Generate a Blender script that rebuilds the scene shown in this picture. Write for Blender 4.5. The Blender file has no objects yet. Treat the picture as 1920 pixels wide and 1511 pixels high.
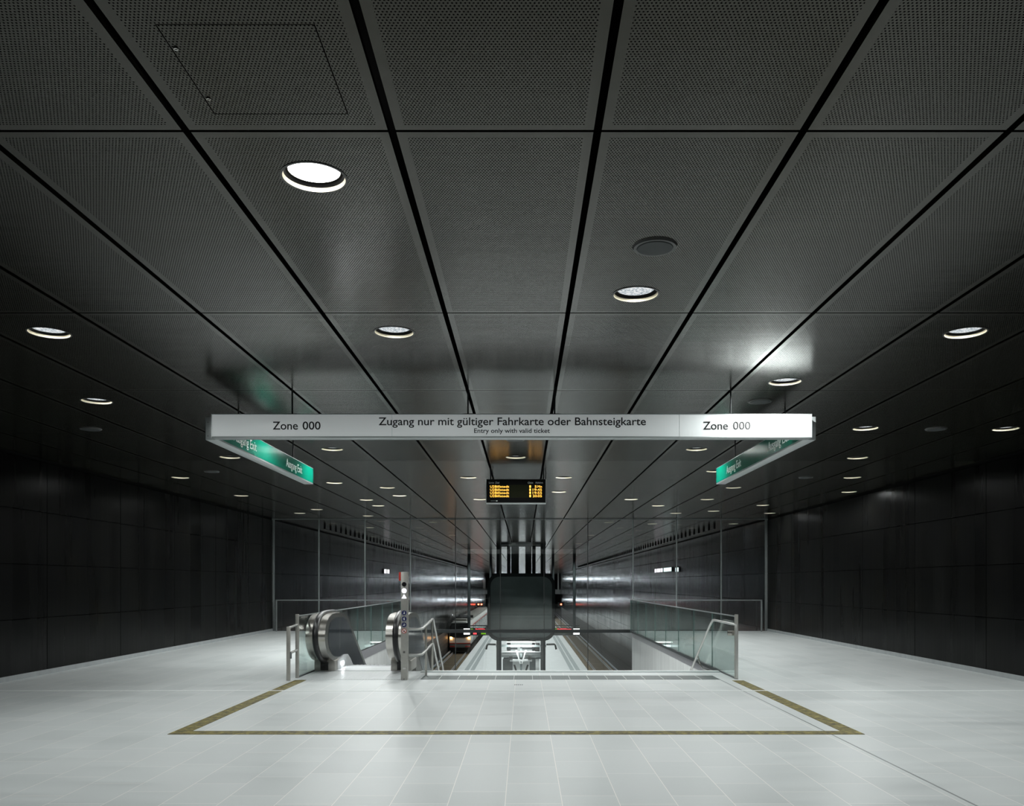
import bpy, bmesh, math, random
from mathutils import Vector, Matrix
from mathutils.geometry import tessellate_polygon

random.seed(7)
SC = bpy.context.scene
COL = SC.collection
PI = math.pi

# ------------------------------------------------------------------ camera
F = 1600.0            # focal length in pixels of the 1920 x 1511 frame
CX, HY = 982.0, 1093.0  # vanishing point
EYE, CEIL = 1.60, 3.75
HC = CEIL - EYE
cam_d = bpy.data.cameras.new('camera')
cam_d.sensor_fit = 'HORIZONTAL'
cam_d.sensor_width = 36.0
cam_d.lens = 36.0 * F / 1920.0
cam_d.shift_x = (960.0 - CX) / 1920.0
cam_d.shift_y = (HY - 755.5) / 1920.0
cam_d.clip_start = 0.05
cam_d.clip_end = 500
cam = bpy.data.objects.new('camera', cam_d)
cam.location = (0, 0, EYE)
cam.rotation_euler = (PI / 2, 0, 0)
COL.objects.link(cam)
SC.camera = cam

# ------------------------------------------------------------------ world, exposure
w = bpy.data.worlds.new('world')
SC.world = w
w.use_nodes = True
w.node_tree.nodes['Background'].inputs[0].default_value = (0.6, 0.7, 0.8, 1)
w.node_tree.nodes['Background'].inputs[1].default_value = 0.0
SC.view_settings.view_transform = 'Standard'
SC.view_settings.look = 'None'
SC.view_settings.gamma = 1
SC.view_settings.use_curve_mapping = False
SC.view_settings.exposure = 0.0
HALL_W = 106.0       # watts of a hall downlight
TUN_W = 1950.0       # watts of a downlight over the platform
LAMP_COL = (0.96, 1.0, 0.985)
cy = SC.cycles
cy.use_denoising = True
cy.max_bounces = 10
cy.diffuse_bounces = 4
cy.glossy_bounces = 5
cy.transparent_max_bounces = 24
cy.transmission_bounces = 6
cy.caustics_reflective = False
cy.caustics_refractive = False
cy.sample_clamp_indirect = 6.0
cy.sample_clamp_direct = 12.0


def floor_d(y):
    return F * EYE / (y - HY)


def ceil_d(y):
    return F * HC / (HY - y)


def X_at(x, d):
    return (x - CX) * d / F


def Z_at(y, d):
    return EYE + (HY - y) * d / F


# ------------------------------------------------------------------ materials
def lin(c):
    return tuple(((v / 255.0) / 12.92 if v / 255.0 <= 0.04045 else ((v / 255.0 + 0.055) / 1.055) ** 2.4) for v in c)


def new_mat(name):
    m = bpy.data.materials.new(name)
    m.use_nodes = True
    m.node_tree.nodes.clear()
    return m


class NT:
    def __init__(s, m):
        s.t = m.node_tree
        s.out = s.n('ShaderNodeOutputMaterial')

    def n(s, typ, **kw):
        nd = s.t.nodes.new(typ)
        for k, v in kw.items():
            setattr(nd, k, v)
        return nd

    def link(s, a, b):
        s.t.links.new(a, b)

    def setin(s, nd, i, v):
        if hasattr(v, 'links') or isinstance(v, bpy.types.NodeSocket):
            s.link(v, nd.inputs[i])
        else:
            nd.inputs[i].default_value = v

    def math(s, op, a, b=0.0, c=0.0):
        nd = s.n('ShaderNodeMath', operation=op)
        s.setin(nd, 0, a)
        s.setin(nd, 1, b)
        s.setin(nd, 2, c)
        return nd.outputs[0]

    def bsdf(s, **kw):
        nd = s.n('ShaderNodeBsdfPrincipled')
        for k, v in kw.items():
            key = {'base': 'Base Color', 'rough': 'Roughness', 'metal': 'Metallic', 'spec': 'Specular IOR Level',
                   'normal': 'Normal', 'emit': 'Emission Color', 'estr': 'Emission Strength', 'aniso': 'Anisotropic',
                   'coat': 'Coat Weight'}[k]
            if isinstance(v, tuple) and len(v) == 3:
                v = v + (1,)
            s.setin(nd, key, v)
        return nd

    def noise(s, vec, scale, detail=3.0, rough=0.5):
        nd = s.n('ShaderNodeTexNoise')
        s.link(vec, nd.inputs['Vector'])
        nd.inputs['Scale'].default_value = scale
        nd.inputs['Detail'].default_value = detail
        nd.inputs['Roughness'].default_value = rough
        return nd

    def mapping(s, vec, scale):
        nd = s.n('ShaderNodeMapping')
        s.link(vec, nd.inputs['Vector'])
        nd.inputs['Scale'].default_value = scale
        return nd.outputs[0]

    def ramp(s, fac, stops):
        nd = s.n('ShaderNodeValToRGB')
        s.link(fac, nd.inputs[0])
        el = nd.color_ramp.elements
        while len(el) < len(stops):
            el.new(0.5)
        for e, (p, c) in zip(el, stops):
            e.position = p
            e.color = tuple(c) + (1,)
        return nd.outputs[0]

    def bump(s, h, strength, dist):
        nd = s.n('ShaderNodeBump')
        nd.inputs['Strength'].default_value = strength
        nd.inputs['Distance'].default_value = dist
        s.link(h, nd.inputs['Height'])
        return nd.outputs[0]

    def pos(s):
        return s.n('ShaderNodeNewGeometry').outputs['Position']


def simple(name, base, rough=0.5, metal=0.0, spec=0.5, var=0.12, nscale=6.0, bump=0.0):
    """procedural plain material: base colour with a little noise in colour and gloss"""
    m = new_mat(name)
    t = NT(m)
    p = t.pos()
    nz = t.noise(p, nscale)
    c = t.ramp(nz.outputs[0], [(0.25, tuple(v * (1 - var) for v in base)), (0.75, tuple(min(1, v * (1 + var)) for v in base))])
    r = t.math('MULTIPLY_ADD', nz.outputs[0], 0.1, rough - 0.05)
    b = t.bsdf(base=c, rough=r, metal=metal, spec=spec)
    if bump:
        t.link(t.bump(nz.outputs[0], bump, 0.01), b.inputs['Normal'])
    t.link(b.outputs[0], t.out.inputs[0])
    return m


def emitter(name, color, strength, base=(0.02, 0.02, 0.02)):
    m = new_mat(name)
    t = NT(m)
    nz = t.noise(t.pos(), 30.0)
    s = t.math('MULTIPLY_ADD', nz.outputs[0], strength * 0.2, strength * 0.9)
    b = t.bsdf(base=base, rough=0.3, emit=color, estr=s)
    t.link(b.outputs[0], t.out.inputs[0])
    return m


def glass_mat(name, tint, refl=1.0, ior=1.5, rough=0.0):
    m = new_mat(name)
    t = NT(m)
    tr = t.n('ShaderNodeBsdfTransparent')
    tr.inputs[0].default_value = tuple(tint) + (1,)
    gl = t.n('ShaderNodeBsdfGlossy')
    gl.inputs['Roughness'].default_value = rough
    gl.inputs['Color'].default_value = (refl, refl, refl, 1)
    # thin pane: the same Fresnel on both of its faces
    lw = t.n('ShaderNodeLayerWeight')
    geo = t.n('ShaderNodeNewGeometry')
    lw.inputs['Blend'].default_value = 0.5
    fac = t.math('POWER', lw.outputs['Facing'], 5.0)
    fac = t.math('MULTIPLY_ADD', fac, 0.9, 0.04)
    nz = t.noise(geo.outputs['Position'], 0.7)
    t.link(t.bump(nz.outputs[0], 0.03, 0.02), gl.inputs['Normal'])
    mx = t.n('ShaderNodeMixShader')
    t.link(fac, mx.inputs[0])
    t.link(tr.outputs[0], mx.inputs[1])
    t.link(gl.outputs[0], mx.inputs[2])
    t.link(mx.outputs[0], t.out.inputs[0])
    return m


PW, PD = 0.9785, 2.735          # ceiling panel pitch
SX0, SY0 = -0.627, 4.06         # one seam crossing


def ceiling_mat(name, border=True):
    m = new_mat(name)
    t = NT(m)
    p = t.pos()
    sp = t.n('ShaderNodeSeparateXYZ')
    t.link(p, sp.inputs[0])
    x, y = sp.outputs[0], sp.outputs[1]
    pitch = 0.0161
    yr = t.math('DIVIDE', y, pitch)
    row = t.math('FLOOR', yr)
    odd = t.math('MULTIPLY', t.math('FLOORED_MODULO', row, 2.0), 0.5)
    u = t.math('SUBTRACT', t.math('FRACT', t.math('ADD', t.math('DIVIDE', x, pitch), odd)), 0.5)
    v = t.math('SUBTRACT', t.math('FRACT', yr), 0.5)
    dist = t.math('SQRT', t.math('ADD', t.math('MULTIPLY', u, u), t.math('MULTIPLY', v, v)))
    hole = t.math('LESS_THAN', dist, 0.25)
    px_ = t.math('FRACT', t.math('DIVIDE', t.math('SUBTRACT', x, SX0), PW))
    py_ = t.math('FRACT', t.math('DIVIDE', t.math('SUBTRACT', y, SY0), PD))
    if border:
        bx = t.math('LESS_THAN', t.math('ABSOLUTE', t.math('SUBTRACT', px_, 0.5)), 0.5 - 0.065 / PW)
        by = t.math('LESS_THAN', t.math('ABSOLUTE', t.math('SUBTRACT', py_, 0.5)), 0.5 - 0.055 / PD)
        hole = t.math('MULTIPLY', hole, t.math('MULTIPLY', bx, by))
    hole = t.math('MULTIPLY', hole, t.math('LESS_THAN', y, 15.0))
    # each panel a touch different
    ci = t.math('FLOOR', t.math('DIVIDE', t.math('SUBTRACT', x, SX0), PW))
    ri = t.math('FLOOR', t.math('DIVIDE', t.math('SUBTRACT', y, SY0), PD))
    cmb = t.n('ShaderNodeCombineXYZ')
    t.link(ci, cmb.inputs[0])
    t.link(ri, cmb.inputs[1])
    wn = t.n('ShaderNodeTexWhiteNoise')
    t.link(cmb.outputs[0], wn.inputs['Vector'])
    st = t.noise(t.mapping(p, (0.9, 3.0, 1.0)), 1.3, 4.0)
    fac = t.math('ADD', t.math('MULTIPLY', wn.outputs[0], 0.35), t.math('MULTIPLY', st.outputs[0], 0.65))
    c = t.ramp(fac, [(0.2, (0.0070, 0.0066, 0.0030)), (0.8, (0.0115, 0.0110, 0.0075))])
    wav = t.noise(t.mapping(p, (0.7, 2.2, 1.0)), 1.6, 2.0)
    b = t.bsdf(base=c, rough=0.20, spec=0.42, metal=0.0)
    b.inputs['Specular Tint'].default_value = (1.0, 0.95, 0.76, 1)
    t.link(t.bump(wav.outputs[0], 0.10, 0.02), b.inputs['Normal'])
    blk = t.n('ShaderNodeBsdfDiffuse')
    blk.inputs[0].default_value = (0.002, 0.002, 0.002, 1)
    mx = t.n('ShaderNodeMixShader')
    t.link(hole, mx.inputs[0])
    t.link(b.outputs[0], mx.inputs[1])
    t.link(blk.outputs[0], mx.inputs[2])
    t.link(mx.outputs[0], t.out.inputs[0])
    return m


def floor_mat(name):
    m = new_mat(name)
    t = NT(m)
    p = t.pos()
    # tiles .415 wide in X, .62 long in Y, columns shifted by half a tile
    sp = t.n('ShaderNodeSeparateXYZ')
    t.link(p, sp.inputs[0])
    cmb = t.n('ShaderNodeCombineXYZ')
    t.link(t.math('ADD', sp.outputs[1], 50.0), cmb.inputs[0])
    t.link(t.math('ADD', sp.outputs[0], 41.5 + 0.135), cmb.inputs[1])
    br = t.n('ShaderNodeTexBrick')
    br.offset = 0.37
    br.offset_frequency = 2
    br.squash = 1.6
    br.squash_frequency = 3
    t.link(cmb.outputs[0], br.inputs['Vector'])
    br.inputs['Color1'].default_value = (0.0, 0.0, 0.0, 1)
    br.inputs['Color2'].default_value = (1.0, 1.0, 1.0, 1)
    br.inputs['Scale'].default_value = 1.0
    br.inputs['Mortar Size'].default_value = 0.0032
    br.inputs['Mortar Smooth'].default_value = 0.1
    br.inputs['Bias'].default_value = 0.0
    br.inputs['Brick Width'].default_value = 0.62
    br.inputs['Row Height'].default_value = 0.415
    tilev = t.n('ShaderNodeSeparateColor')
    t.link(br.outputs['Color'], tilev.inputs[0])
    n1 = t.noise(t.mapping(p, (0.5, 2.6, 1)), 1.6, 5.0, 0.6)
    n2 = t.noise(p, 60.0, 4.0, 0.65)
    f = t.math('ADD', t.math('MULTIPLY', tilev.outputs[0], 0.30), t.math('MULTIPLY', n1.outputs[0], 0.5))
    f = t.math('ADD', f, t.math('MULTIPLY', n2.outputs[0], 0.22))
    c = t.ramp(f, [(0.15, (0.40, 0.425, 0.425)), (0.5, (0.475, 0.50, 0.50)), (0.9, (0.53, 0.55, 0.548))])
    mix = t.n('ShaderNodeMix', data_type='RGBA')
    t.link(br.outputs['Fac'], mix.inputs[0])
    t.link(c, mix.inputs[6])
    mix.inputs[7].default_value = (0.72, 0.69, 0.66, 1)
    r = t.math('MULTIPLY_ADD', n1.outputs[0], 0.25, 0.26)
    b = t.bsdf(base=mix.outputs[2], rough=r, spec=0.42)
    t.link(t.bump(t.math('SUBTRACT', n2.outputs[0], br.outputs['Fac']), 0.12, 0.004), b.inputs['Normal'])
    t.link(b.outputs[0], t.out.inputs[0])
    return m


def wall_mat(name):
    """black patinated steel: blotchy, satin, with upright streaks"""
    m = new_mat(name)
    t = NT(m)
    p = t.pos()
    n1 = t.noise(p, 1.1, 6.0, 0.62)
    n2 = t.noise(t.mapping(p, (1.0, 3.2, 0.06)), 3.0, 4.0, 0.6)
    n3 = t.noise(t.mapping(p, (1.0, 0.9, 0.05)), 1.7, 3.0, 0.6)
    c = t.ramp(n1.outputs[0], [(0.3, (0.0015, 0.0016, 0.0018)), (0.62, (0.0030, 0.0030, 0.0025)), (0.8, (0.0065, 0.0058, 0.0030))])
    r = t.math('MULTIPLY_ADD', n3.outputs[0], 0.26, 0.16)
    b = t.bsdf(base=c, rough=r, spec=0.07)
    t.link(t.bump(n2.outputs[0], 0.10, 0.02), b.inputs['Normal'])
    t.link(b.outputs[0], t.out.inputs[0])
    return m


def tunnel_wall_mat(name):
    m = new_mat(name)
    t = NT(m)
    p = t.pos()
    sp = t.n('ShaderNodeSeparateXYZ')
    t.link(p, sp.inputs[0])
    # every sheet reflects a little differently
    cmb = t.n('ShaderNodeCombineXYZ')
    t.link(t.math('FLOOR', t.math('DIVIDE', t.math('SUBTRACT', sp.outputs[1], SY0), PD)), cmb.inputs[0])
    t.link(t.math('FLOOR', t.math('DIVIDE', t.math('SUBTRACT', sp.outputs[2], 0.08), 0.9175)), cmb.inputs[1])
    wn = t.n('ShaderNodeTexWhiteNoise')
    t.link(cmb.outputs[0], wn.inputs['Vector'])
    n1 = t.noise(p, 1.1, 6.0, 0.62)
    n2 = t.noise(t.mapping(p, (1.0, 3.0, 0.05)), 2.6, 4.0, 0.6)
    c = t.ramp(n1.outputs[0], [(0.3, (0.007, 0.0078, 0.009)), (0.7, (0.012, 0.0128, 0.014))])
    n3 = t.noise(t.mapping(p, (1.0, 1.2, 0.02)), 1.0, 4.0, 0.7)
    r = t.math('ADD', t.math('MULTIPLY_ADD', wn.outputs[0], 0.05, 0.02), t.math('MULTIPLY', n3.outputs[0], 0.28))
    b = t.bsdf(base=c, rough=r, spec=0.075, metal=0.0)
    t.link(t.bump(n2.outputs[0], 0.055, 0.02), b.inputs['Normal'])
    t.link(b.outputs[0], t.out.inputs[0])
    return m


def brushed(name, base, rough, scale=(60, 60, 1.5), strength=0.05):
    m = new_mat(name)
    t = NT(m)
    p = t.pos()
    n = t.noise(t.mapping(p, scale), 4.0, 3.0)
    c = t.ramp(n.outputs[0], [(0.2, tuple(v * 0.88 for v in base)), (0.8, base)])
    b = t.bsdf(base=c, rough=t.math('MULTIPLY_ADD', n.outputs[0], 0.12, rough - 0.06), metal=1.0)
    t.link(t.bump(n.outputs[0], strength, 0.01), b.inputs['Normal'])
    t.link(b.outputs[0], t.out.inputs[0])
    return m


def patina_mat(name):
    m = new_mat(name)
    t = NT(m)
    n = t.noise(t.pos(), 11.0, 5.0, 0.7)
    c = t.ramp(n.outputs[0], [(0.34, (0.022, 0.015, 0.003)), (0.47, (0.085, 0.068, 0.011)), (0.60, (0.19, 0.16, 0.030)), (0.72, (0.36, 0.31, 0.10))])
    b = t.bsdf(base=c, rough=0.6, metal=0.0, spec=0.3)
    t.link(b.outputs[0], t.out.inputs[0])
    return m


def concrete_mat(name, base):
    m = new_mat(name)
    t = NT(m)
    p = t.pos()
    n = t.noise(t.mapping(p, (1, 3.0, 0.25)), 2.2, 6.0, 0.6)
    c = t.ramp(n.outputs[0], [(0.25, tuple(v * 0.78 for v in base)), (0.75, base)])
    b = t.bsdf(base=c, rough=0.55, spec=0.4)
    t.link(b.outputs[0], t.out.inputs[0])
    return m


def ballast_mat(name):
    m = new_mat(name)
    t = NT(m)
    v = t.n('ShaderNodeTexVoronoi')
    t.link(t.pos(), v.inputs['Vector'])
    v.inputs['Scale'].default_value = 14.0
    c = t.ramp(v.outputs['Distance'], [(0.0, (0.30, 0.23, 0.14)), (0.5, (0.16, 0.12, 0.07)), (1.0, (0.05, 0.04, 0.03))])
    b = t.bsdf(base=c, rough=0.9)
    t.link(t.bump(v.outputs['Distance'], 0.8, 0.04), b.inputs['Normal'])
    t.link(b.outputs[0], t.out.inputs[0])
    return m


def grate_mat(name):
    m = new_mat(name)
    t = NT(m)
    p = t.pos()
    sp = t.n('ShaderNodeSeparateXYZ')
    t.link(p, sp.inputs[0])
    f = t.math('FRACT', t.math('MULTIPLY', sp.outputs[0], 45.0))
    s = t.math('GREATER_THAN', f, 0.55)
    g = t.math('FRACT', t.math('MULTIPLY', sp.outputs[1], 16.0))
    s2 = t.math('MAXIMUM', s, t.math('GREATER_THAN', g, 0.85))
    c = t.ramp(s2, [(0.0, (0.006, 0.008, 0.008)), (1.0, (0.085, 0.110, 0.107))])
    b = t.bsdf(base=c, rough=0.45, metal=0.2)
    t.link(b.outputs[0], t.out.inputs[0])
    return m


M = {}
M['ceil'] = ceiling_mat('perforated_dark_metal')
M['hatch'] = ceiling_mat('perforated_hatch_metal', border=False)
M['plenum'] = simple('black_plenum', (0.003, 0.003, 0.003), 0.9, spec=0.1)
M['floor'] = floor_mat('grey_stone_tiles')
M['wall'] = wall_mat('black_patinated_steel')
M['twall'] = tunnel_wall_mat('dark_steel_sheet')
M['wallgap'] = simple('black_wall_gap', (0.002, 0.002, 0.002), 0.8, spec=0.1)
M['lowwall'] = concrete_mat('dark_concrete', (0.030, 0.030, 0.030))  # dark concrete tone of the lower track walls, also on the sleepers
M['skirt'] = concrete_mat('grey_skirting', (0.30, 0.32, 0.325))
M['steel'] = brushed('brushed_stainless', (0.62, 0.60, 0.56), 0.24)
M['chrome'] = brushed('polished_stainless', (0.72, 0.71, 0.69), 0.12, strength=0.01)
M['postgrey'] = simple('grey_painted_steel', (0.16, 0.175, 0.175), 0.4)
M['darkpost'] = simple('dark_painted_steel', (0.018, 0.022, 0.023), 0.35)
M['glass'] = glass_mat('clear_green_glass', (0.86, 0.92, 0.905))
M['screen'] = glass_mat('clear_screen_glass', (0.93, 0.955, 0.95))
M['gedge'] = simple('green_glass_edge', (0.13, 0.20, 0.19), 0.2)
M['liftglass'] = simple('smoky_lift_glass', (0.078, 0.098, 0.097), 0.06, spec=0.7, var=0.25, nscale=0.8)
M['liftframe'] = simple('dark_lift_frame', (0.006, 0.009, 0.010), 0.6, spec=0.2)
M['escpanel'] = simple('blue_grey_escalator_panel', (0.030, 0.036, 0.043), 0.09, spec=0.6, var=0.1, nscale=1.0)
M['tube'] = simple('silver_handrail_tube', (0.58, 0.58, 0.56), 0.25, metal=0.55, var=0.04, nscale=15)
M['white'] = simple('white_enamel', (0.74, 0.76, 0.755), 0.35, var=0.03)
M['signwhite'] = simple('light_grey_sign_enamel', (0.80, 0.84, 0.84), 0.28, var=0.02, spec=0.5)
M['sign_added_glow'] = emitter('light_grey_sign_added_glow', (0.80, 0.85, 0.85), 0.225, base=(0.80, 0.84, 0.84))  # faint glow added to the face, brighter than floor bounce makes it
M['signedge'] = simple('aluminium_sign_edge', (0.42, 0.45, 0.45), 0.35, metal=0.3, var=0.03)
M['green'] = simple('green_sign_enamel', (0.0, 0.165, 0.105), 0.18, var=0.04, spec=0.6)
M['textblack'] = simple('black_lettering', (0.006, 0.006, 0.007), 0.5)
M['textwhite'] = simple('white_lettering', (0.80, 0.82, 0.80), 0.4)
M['black'] = simple('black_plastic', (0.006, 0.006, 0.007), 0.25)
M['rubber'] = simple('black_rubber', (0.008, 0.008, 0.009), 0.35)
M['patina'] = patina_mat('mottled_olive_brass')
M['grate'] = grate_mat('ribbed_dark_mat')
M['concrete'] = concrete_mat('pale_concrete', (0.62, 0.635, 0.63))
M['nosing'] = simple('pale_stone_edge', (0.62, 0.64, 0.635), 0.4)
M['satin'] = simple('satin_stainless', (0.40, 0.39, 0.36), 0.32, metal=0.45, var=0.06, nscale=20)
M['strip'] = simple('grey_metal_strip', (0.24, 0.28, 0.28), 0.4)
M['pale_steel'] = simple('satin_pale_steel', (0.55, 0.57, 0.575), 0.32, metal=0.12, var=0.05)
M['band'] = simple('lilac_grey_steel_band', (0.27, 0.265, 0.285), 0.3, metal=0.3)
M['platform'] = concrete_mat('pale_platform_stone', (0.66, 0.68, 0.69))
M['tactile'] = simple('grey_tactile_stone', (0.30, 0.33, 0.335), 0.6)
M['ballast'] = ballast_mat('brown_ballast')
M['rail'] = simple('worn_rail_steel', (0.34, 0.35, 0.37), 0.4, metal=0.25)
M['thirdrail'] = simple('grey_rail_cover', (0.30, 0.33, 0.36), 0.45)
M['baffle'] = simple('black_baffle', (0.004, 0.004, 0.004), 0.6, spec=0.2)
M['ring'] = simple('cream_reflector_ring', (0.66, 0.60, 0.46), 0.3, metal=0.6, var=0.05)
M['trim'] = simple('dark_trim_ring', (0.03, 0.03, 0.028), 0.35)
M['speaker'] = simple('blue_grey_speaker_mesh', (0.020, 0.026, 0.027), 0.6)
M['traincol'] = simple('white_train_paint', (0.66, 0.66, 0.64), 0.35, var=0.04)
M['trainred'] = simple('red_train_paint', (0.42, 0.03, 0.02), 0.4)
M['traindark'] = simple('dark_train_glass', (0.008, 0.009, 0.010), 0.1)
M['trainroof'] = simple('grey_train_roof', (0.26, 0.25, 0.23), 0.6)
M['trainunder'] = simple('black_undercarriage', (0.010, 0.010, 0.010), 0.7)
M['led_amber'] = emitter('amber_led', (1.0, 0.50, 0.06), 2.4)
M['led_red'] = emitter('red_led', (1.0, 0.05, 0.06), 2.6)
M['led_green'] = emitter('green_led', (0.30, 0.75, 0.0), 0.7)
M['led_white'] = emitter('white_led', (0.98, 1.0, 0.96), 3.0)
M['boardblack'] = simple('matt_black_screen', (0.004, 0.004, 0.004), 0.5, spec=0.08)
M['ledback'] = simple('olive_led_field', (0.016, 0.018, 0.005), 0.5, spec=0.08)
M['headlight'] = emitter('warm_headlight', (1.0, 0.45, 0.14), 30.0)
M['tail'] = emitter('red_signal_light', (1.0, 0.10, 0.05), 14.0)
M['sig_white'] = emitter('white_signal_light', (0.80, 0.86, 1.0), 4.0)
M['comb_lamp'] = emitter('white_comb_lamp', (0.93, 0.97, 1.0), 70.0)
M['litpanel_pink'] = emitter('pinkish_lit_panel', (1.0, 0.9, 0.97), 1.5)
M['litpanel_cyan'] = emitter('bluish_lit_panel', (0.86, 1.0, 1.0), 1.4)
M['added_farlamp'] = emitter('added_cool_strip_lamp', (0.88, 0.93, 1.0), 62.0)
M['blue'] = simple('blue_pictogram', (0.010, 0.016, 0.10), 0.3)
M['red'] = simple('red_enamel', (0.55, 0.03, 0.015), 0.4)


def lens_mat():
    m = new_mat('faceted_lamp_lens')
    t = NT(m)
    v = t.n('ShaderNodeTexVoronoi')
    t.link(t.pos(), v.inputs['Vector'])
    v.inputs['Scale'].default_value = 55.0
    sh = t.ramp(v.outputs['Distance'], [(0.1, (0.16, 0.20, 0.23)), (0.45, (0.62, 0.70, 0.74)), (0.75, (1, 1, 1))])
    b = t.bsdf(base=(0.02, 0.02, 0.02), rough=0.9, spec=0.0, emit=sh, estr=0.85)
    t.link(b.outputs[0], t.out.inputs[0])
    return m


M['lens'] = lens_mat()
M['lens_hot'] = emitter('glaring_lamp_lens', (1.0, 1.0, 0.97), 7.0)


# ------------------------------------------------------------------ geometry helpers
class MB:
    def __init__(s):
        s.v = []
        s.f = []
        s.fm = []
        s.smooth = []

    def add(s, vs, fs, mi=0, smooth=False):
        o = len(s.v)
        s.v += [tuple(v) for v in vs]
        for f in fs:
            s.f.append([i + o for i in f])
            s.fm.append(mi)
            s.smooth.append(smooth)

    def box(s, x0, x1, y0, y1, z0, z1, mi=0):
        vs = [(x0, y0, z0), (x1, y0, z0), (x1, y1, z0), (x0, y1, z0), (x0, y0, z1), (x1, y0, z1), (x1, y1, z1), (x0, y1, z1)]
        s.add(vs, [(3, 2, 1, 0), (4, 5, 6, 7), (0, 1, 5, 4), (1, 2, 6, 5), (2, 3, 7, 6), (3, 0, 4, 7)], mi)
        return s

    def bbox(s, x0, x1, y0, y1, z0, z1, b=0.006, mi=0):
        """box with bevelled edges"""
        bm = bmesh.new()
        bmesh.ops.create_cube(bm, size=1.0)
        for v in bm.verts:
            v.co = Vector(((x0 + x1) / 2 + v.co.x * (x1 - x0), (y0 + y1) / 2 + v.co.y * (y1 - y0), (z0 + z1) / 2 + v.co.z * (z1 - z0)))
        bmesh.ops.bevel(bm, geom=bm.edges[:], offset=b, segments=2, affect='EDGES', profile=0.5)
        bm.verts.index_update()
        s.add([v.co.copy() for v in bm.verts], [[v.index for v in f.verts] for f in bm.faces], mi)
        bm.free()
        return s

    def prism(s, pts, a0, a1, axis='x', mi=0, smooth=False):
        """extrude a closed polygon; axis x: pts are (y,z); y: (x,z); z: (x,y)"""
        def P(p, a):
            return {'x': (a, p[0], p[1]), 'y': (p[0], a, p[1]), 'z': (p[0], p[1], a)}[axis]
        n = len(pts)
        vs = [P(p, a0) for p in pts] + [P(p, a1) for p in pts]
        s.add(vs, [[i, (i + 1) % n, n + (i + 1) % n, n + i] for i in range(n)], mi, smooth)
        tri = tessellate_polygon([[Vector((p[0], p[1], 0)) for p in pts]])
        s.add(vs, [list(t) for t in tri] + [[n + k for k in reversed(t)] for t in tri], mi)
        return s

    def cyl(s, c, r, h, axis='z', n=24, r2=None, mi=0, caps=True):
        r2 = r if r2 is None else r2
        vs = []
        for k, (rr, t) in enumerate(((r, 0), (r2, h))):
            for i in range(n):
                a = 2 * PI * i / n
                u, v = rr * math.cos(a), rr * math.sin(a)
                vs.append({'z': (c[0] + u, c[1] + v, c[2] + t), 'y': (c[0] + u, c[1] + t, c[2] + v), 'x': (c[0] + t, c[1] + u, c[2] + v)}[axis])
        s.add(vs, [[i, (i + 1) % n, n + (i + 1) % n, n + i] for i in range(n)], mi, True)
        if caps:
            s.add(vs, [list(range(n)), list(range(n, 2 * n))], mi)
        return s

    def tube(s, path, r, n=10, rx=None, mi=0, up=(1, 0, 0)):
        """sweep an ellipse (r along the in-plane normal, rx along `up`-ish side) over a path"""
        P = [Vector(p) for p in path]
        rx = r if rx is None else rx
        vs = []
        for i, p in enumerate(P):
            a = P[max(0, i - 1)]
            b = P[min(len(P) - 1, i + 1)]
            d = (b - a).normalized()
            side = Vector(up) - d * Vector(up).dot(d)
            if side.length < 1e-4:
                side = Vector((0, 0, 1)) - d * d.z
                if side.length < 1e-4:
                    side = Vector((0, 1, 0))
            side.normalize()
            nrm = d.cross(side)
            for k in range(n):
                t = 2 * PI * k / n
                vs.append(p + side * (rx * math.cos(t)) + nrm * (r * math.sin(t)))
        fs = []
        for i in range(len(P) - 1):
            for k in range(n):
                fs.append([i * n + k, i * n + (k + 1) % n, (i + 1) * n + (k + 1) % n, (i + 1) * n + k])
        s.add(vs, fs, mi, True)
        L = len(P) - 1
        s.add(vs, [list(range(n)), [L * n + k for k in range(n)]], mi)
        return s

    def ring(s, c, r0, r1, z, n=40, mi=0):
        vs = []
        for r in (r0, r1):
            vs += [(c[0] + r * math.cos(2 * PI * i / n), c[1] + r * math.sin(2 * PI * i / n), c[2] + z) for i in range(n)]
        s.add(vs, [[i, (i + 1) % n, n + (i + 1) % n, n + i] for i in range(n)], mi)
        return s

    def build(s, name, mats, parent=None, loc=None, recalc=True):
        me = bpy.data.meshes.new(name)
        me.from_pydata(s.v, [], s.f)
        if not isinstance(mats, (list, tuple)):
            mats = [mats]
        for m in mats:
            me.materials.append(m)
        me.polygons.foreach_set('material_index', s.fm)
        me.polygons.foreach_set('use_smooth', s.smooth)
        if recalc:
            bm = bmesh.new()
            bm.from_mesh(me)
            bmesh.ops.remove_doubles(bm, verts=bm.verts, dist=1e-5)
            bmesh.ops.recalc_face_normals(bm, faces=bm.faces)
            bm.to_mesh(me)
            bm.free()
        me.set_sharp_from_angle(angle=math.radians(40))
        me.update()
        o = bpy.data.objects.new(name, me)
        COL.objects.link(o)
        if parent is not None:
            o.parent = parent
        if loc is not None:
            o.location = loc
        return o


def empty(name, loc, label, cat, group=None):
    o = bpy.data.objects.new(name, None)
    o.empty_display_size = 0.1
    COL.objects.link(o)
    o.location = loc
    tag(o, label, cat, group)
    return o


def tag(o, label, cat, group=None, kind=None):
    o['label'] = label
    o['category'] = cat
    if group:
        o['group'] = group
    if kind:
        o['kind'] = kind
    return o


def structure(o):
    o['kind'] = 'structure'
    return o


class At:
    """builder whose vertices are given in world space but whose thing sits at an origin"""
    def __init__(s, root):
        s.root = root
        s.o = Vector(root.location)

    def part(s, mb, name, mats, parent=None):
        mb.v = [(v[0] - s.o.x, v[1] - s.o.y, v[2] - s.o.z) for v in mb.v]
        return mb.build(name, mats, parent or s.root)


CAP = 0.7


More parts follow.
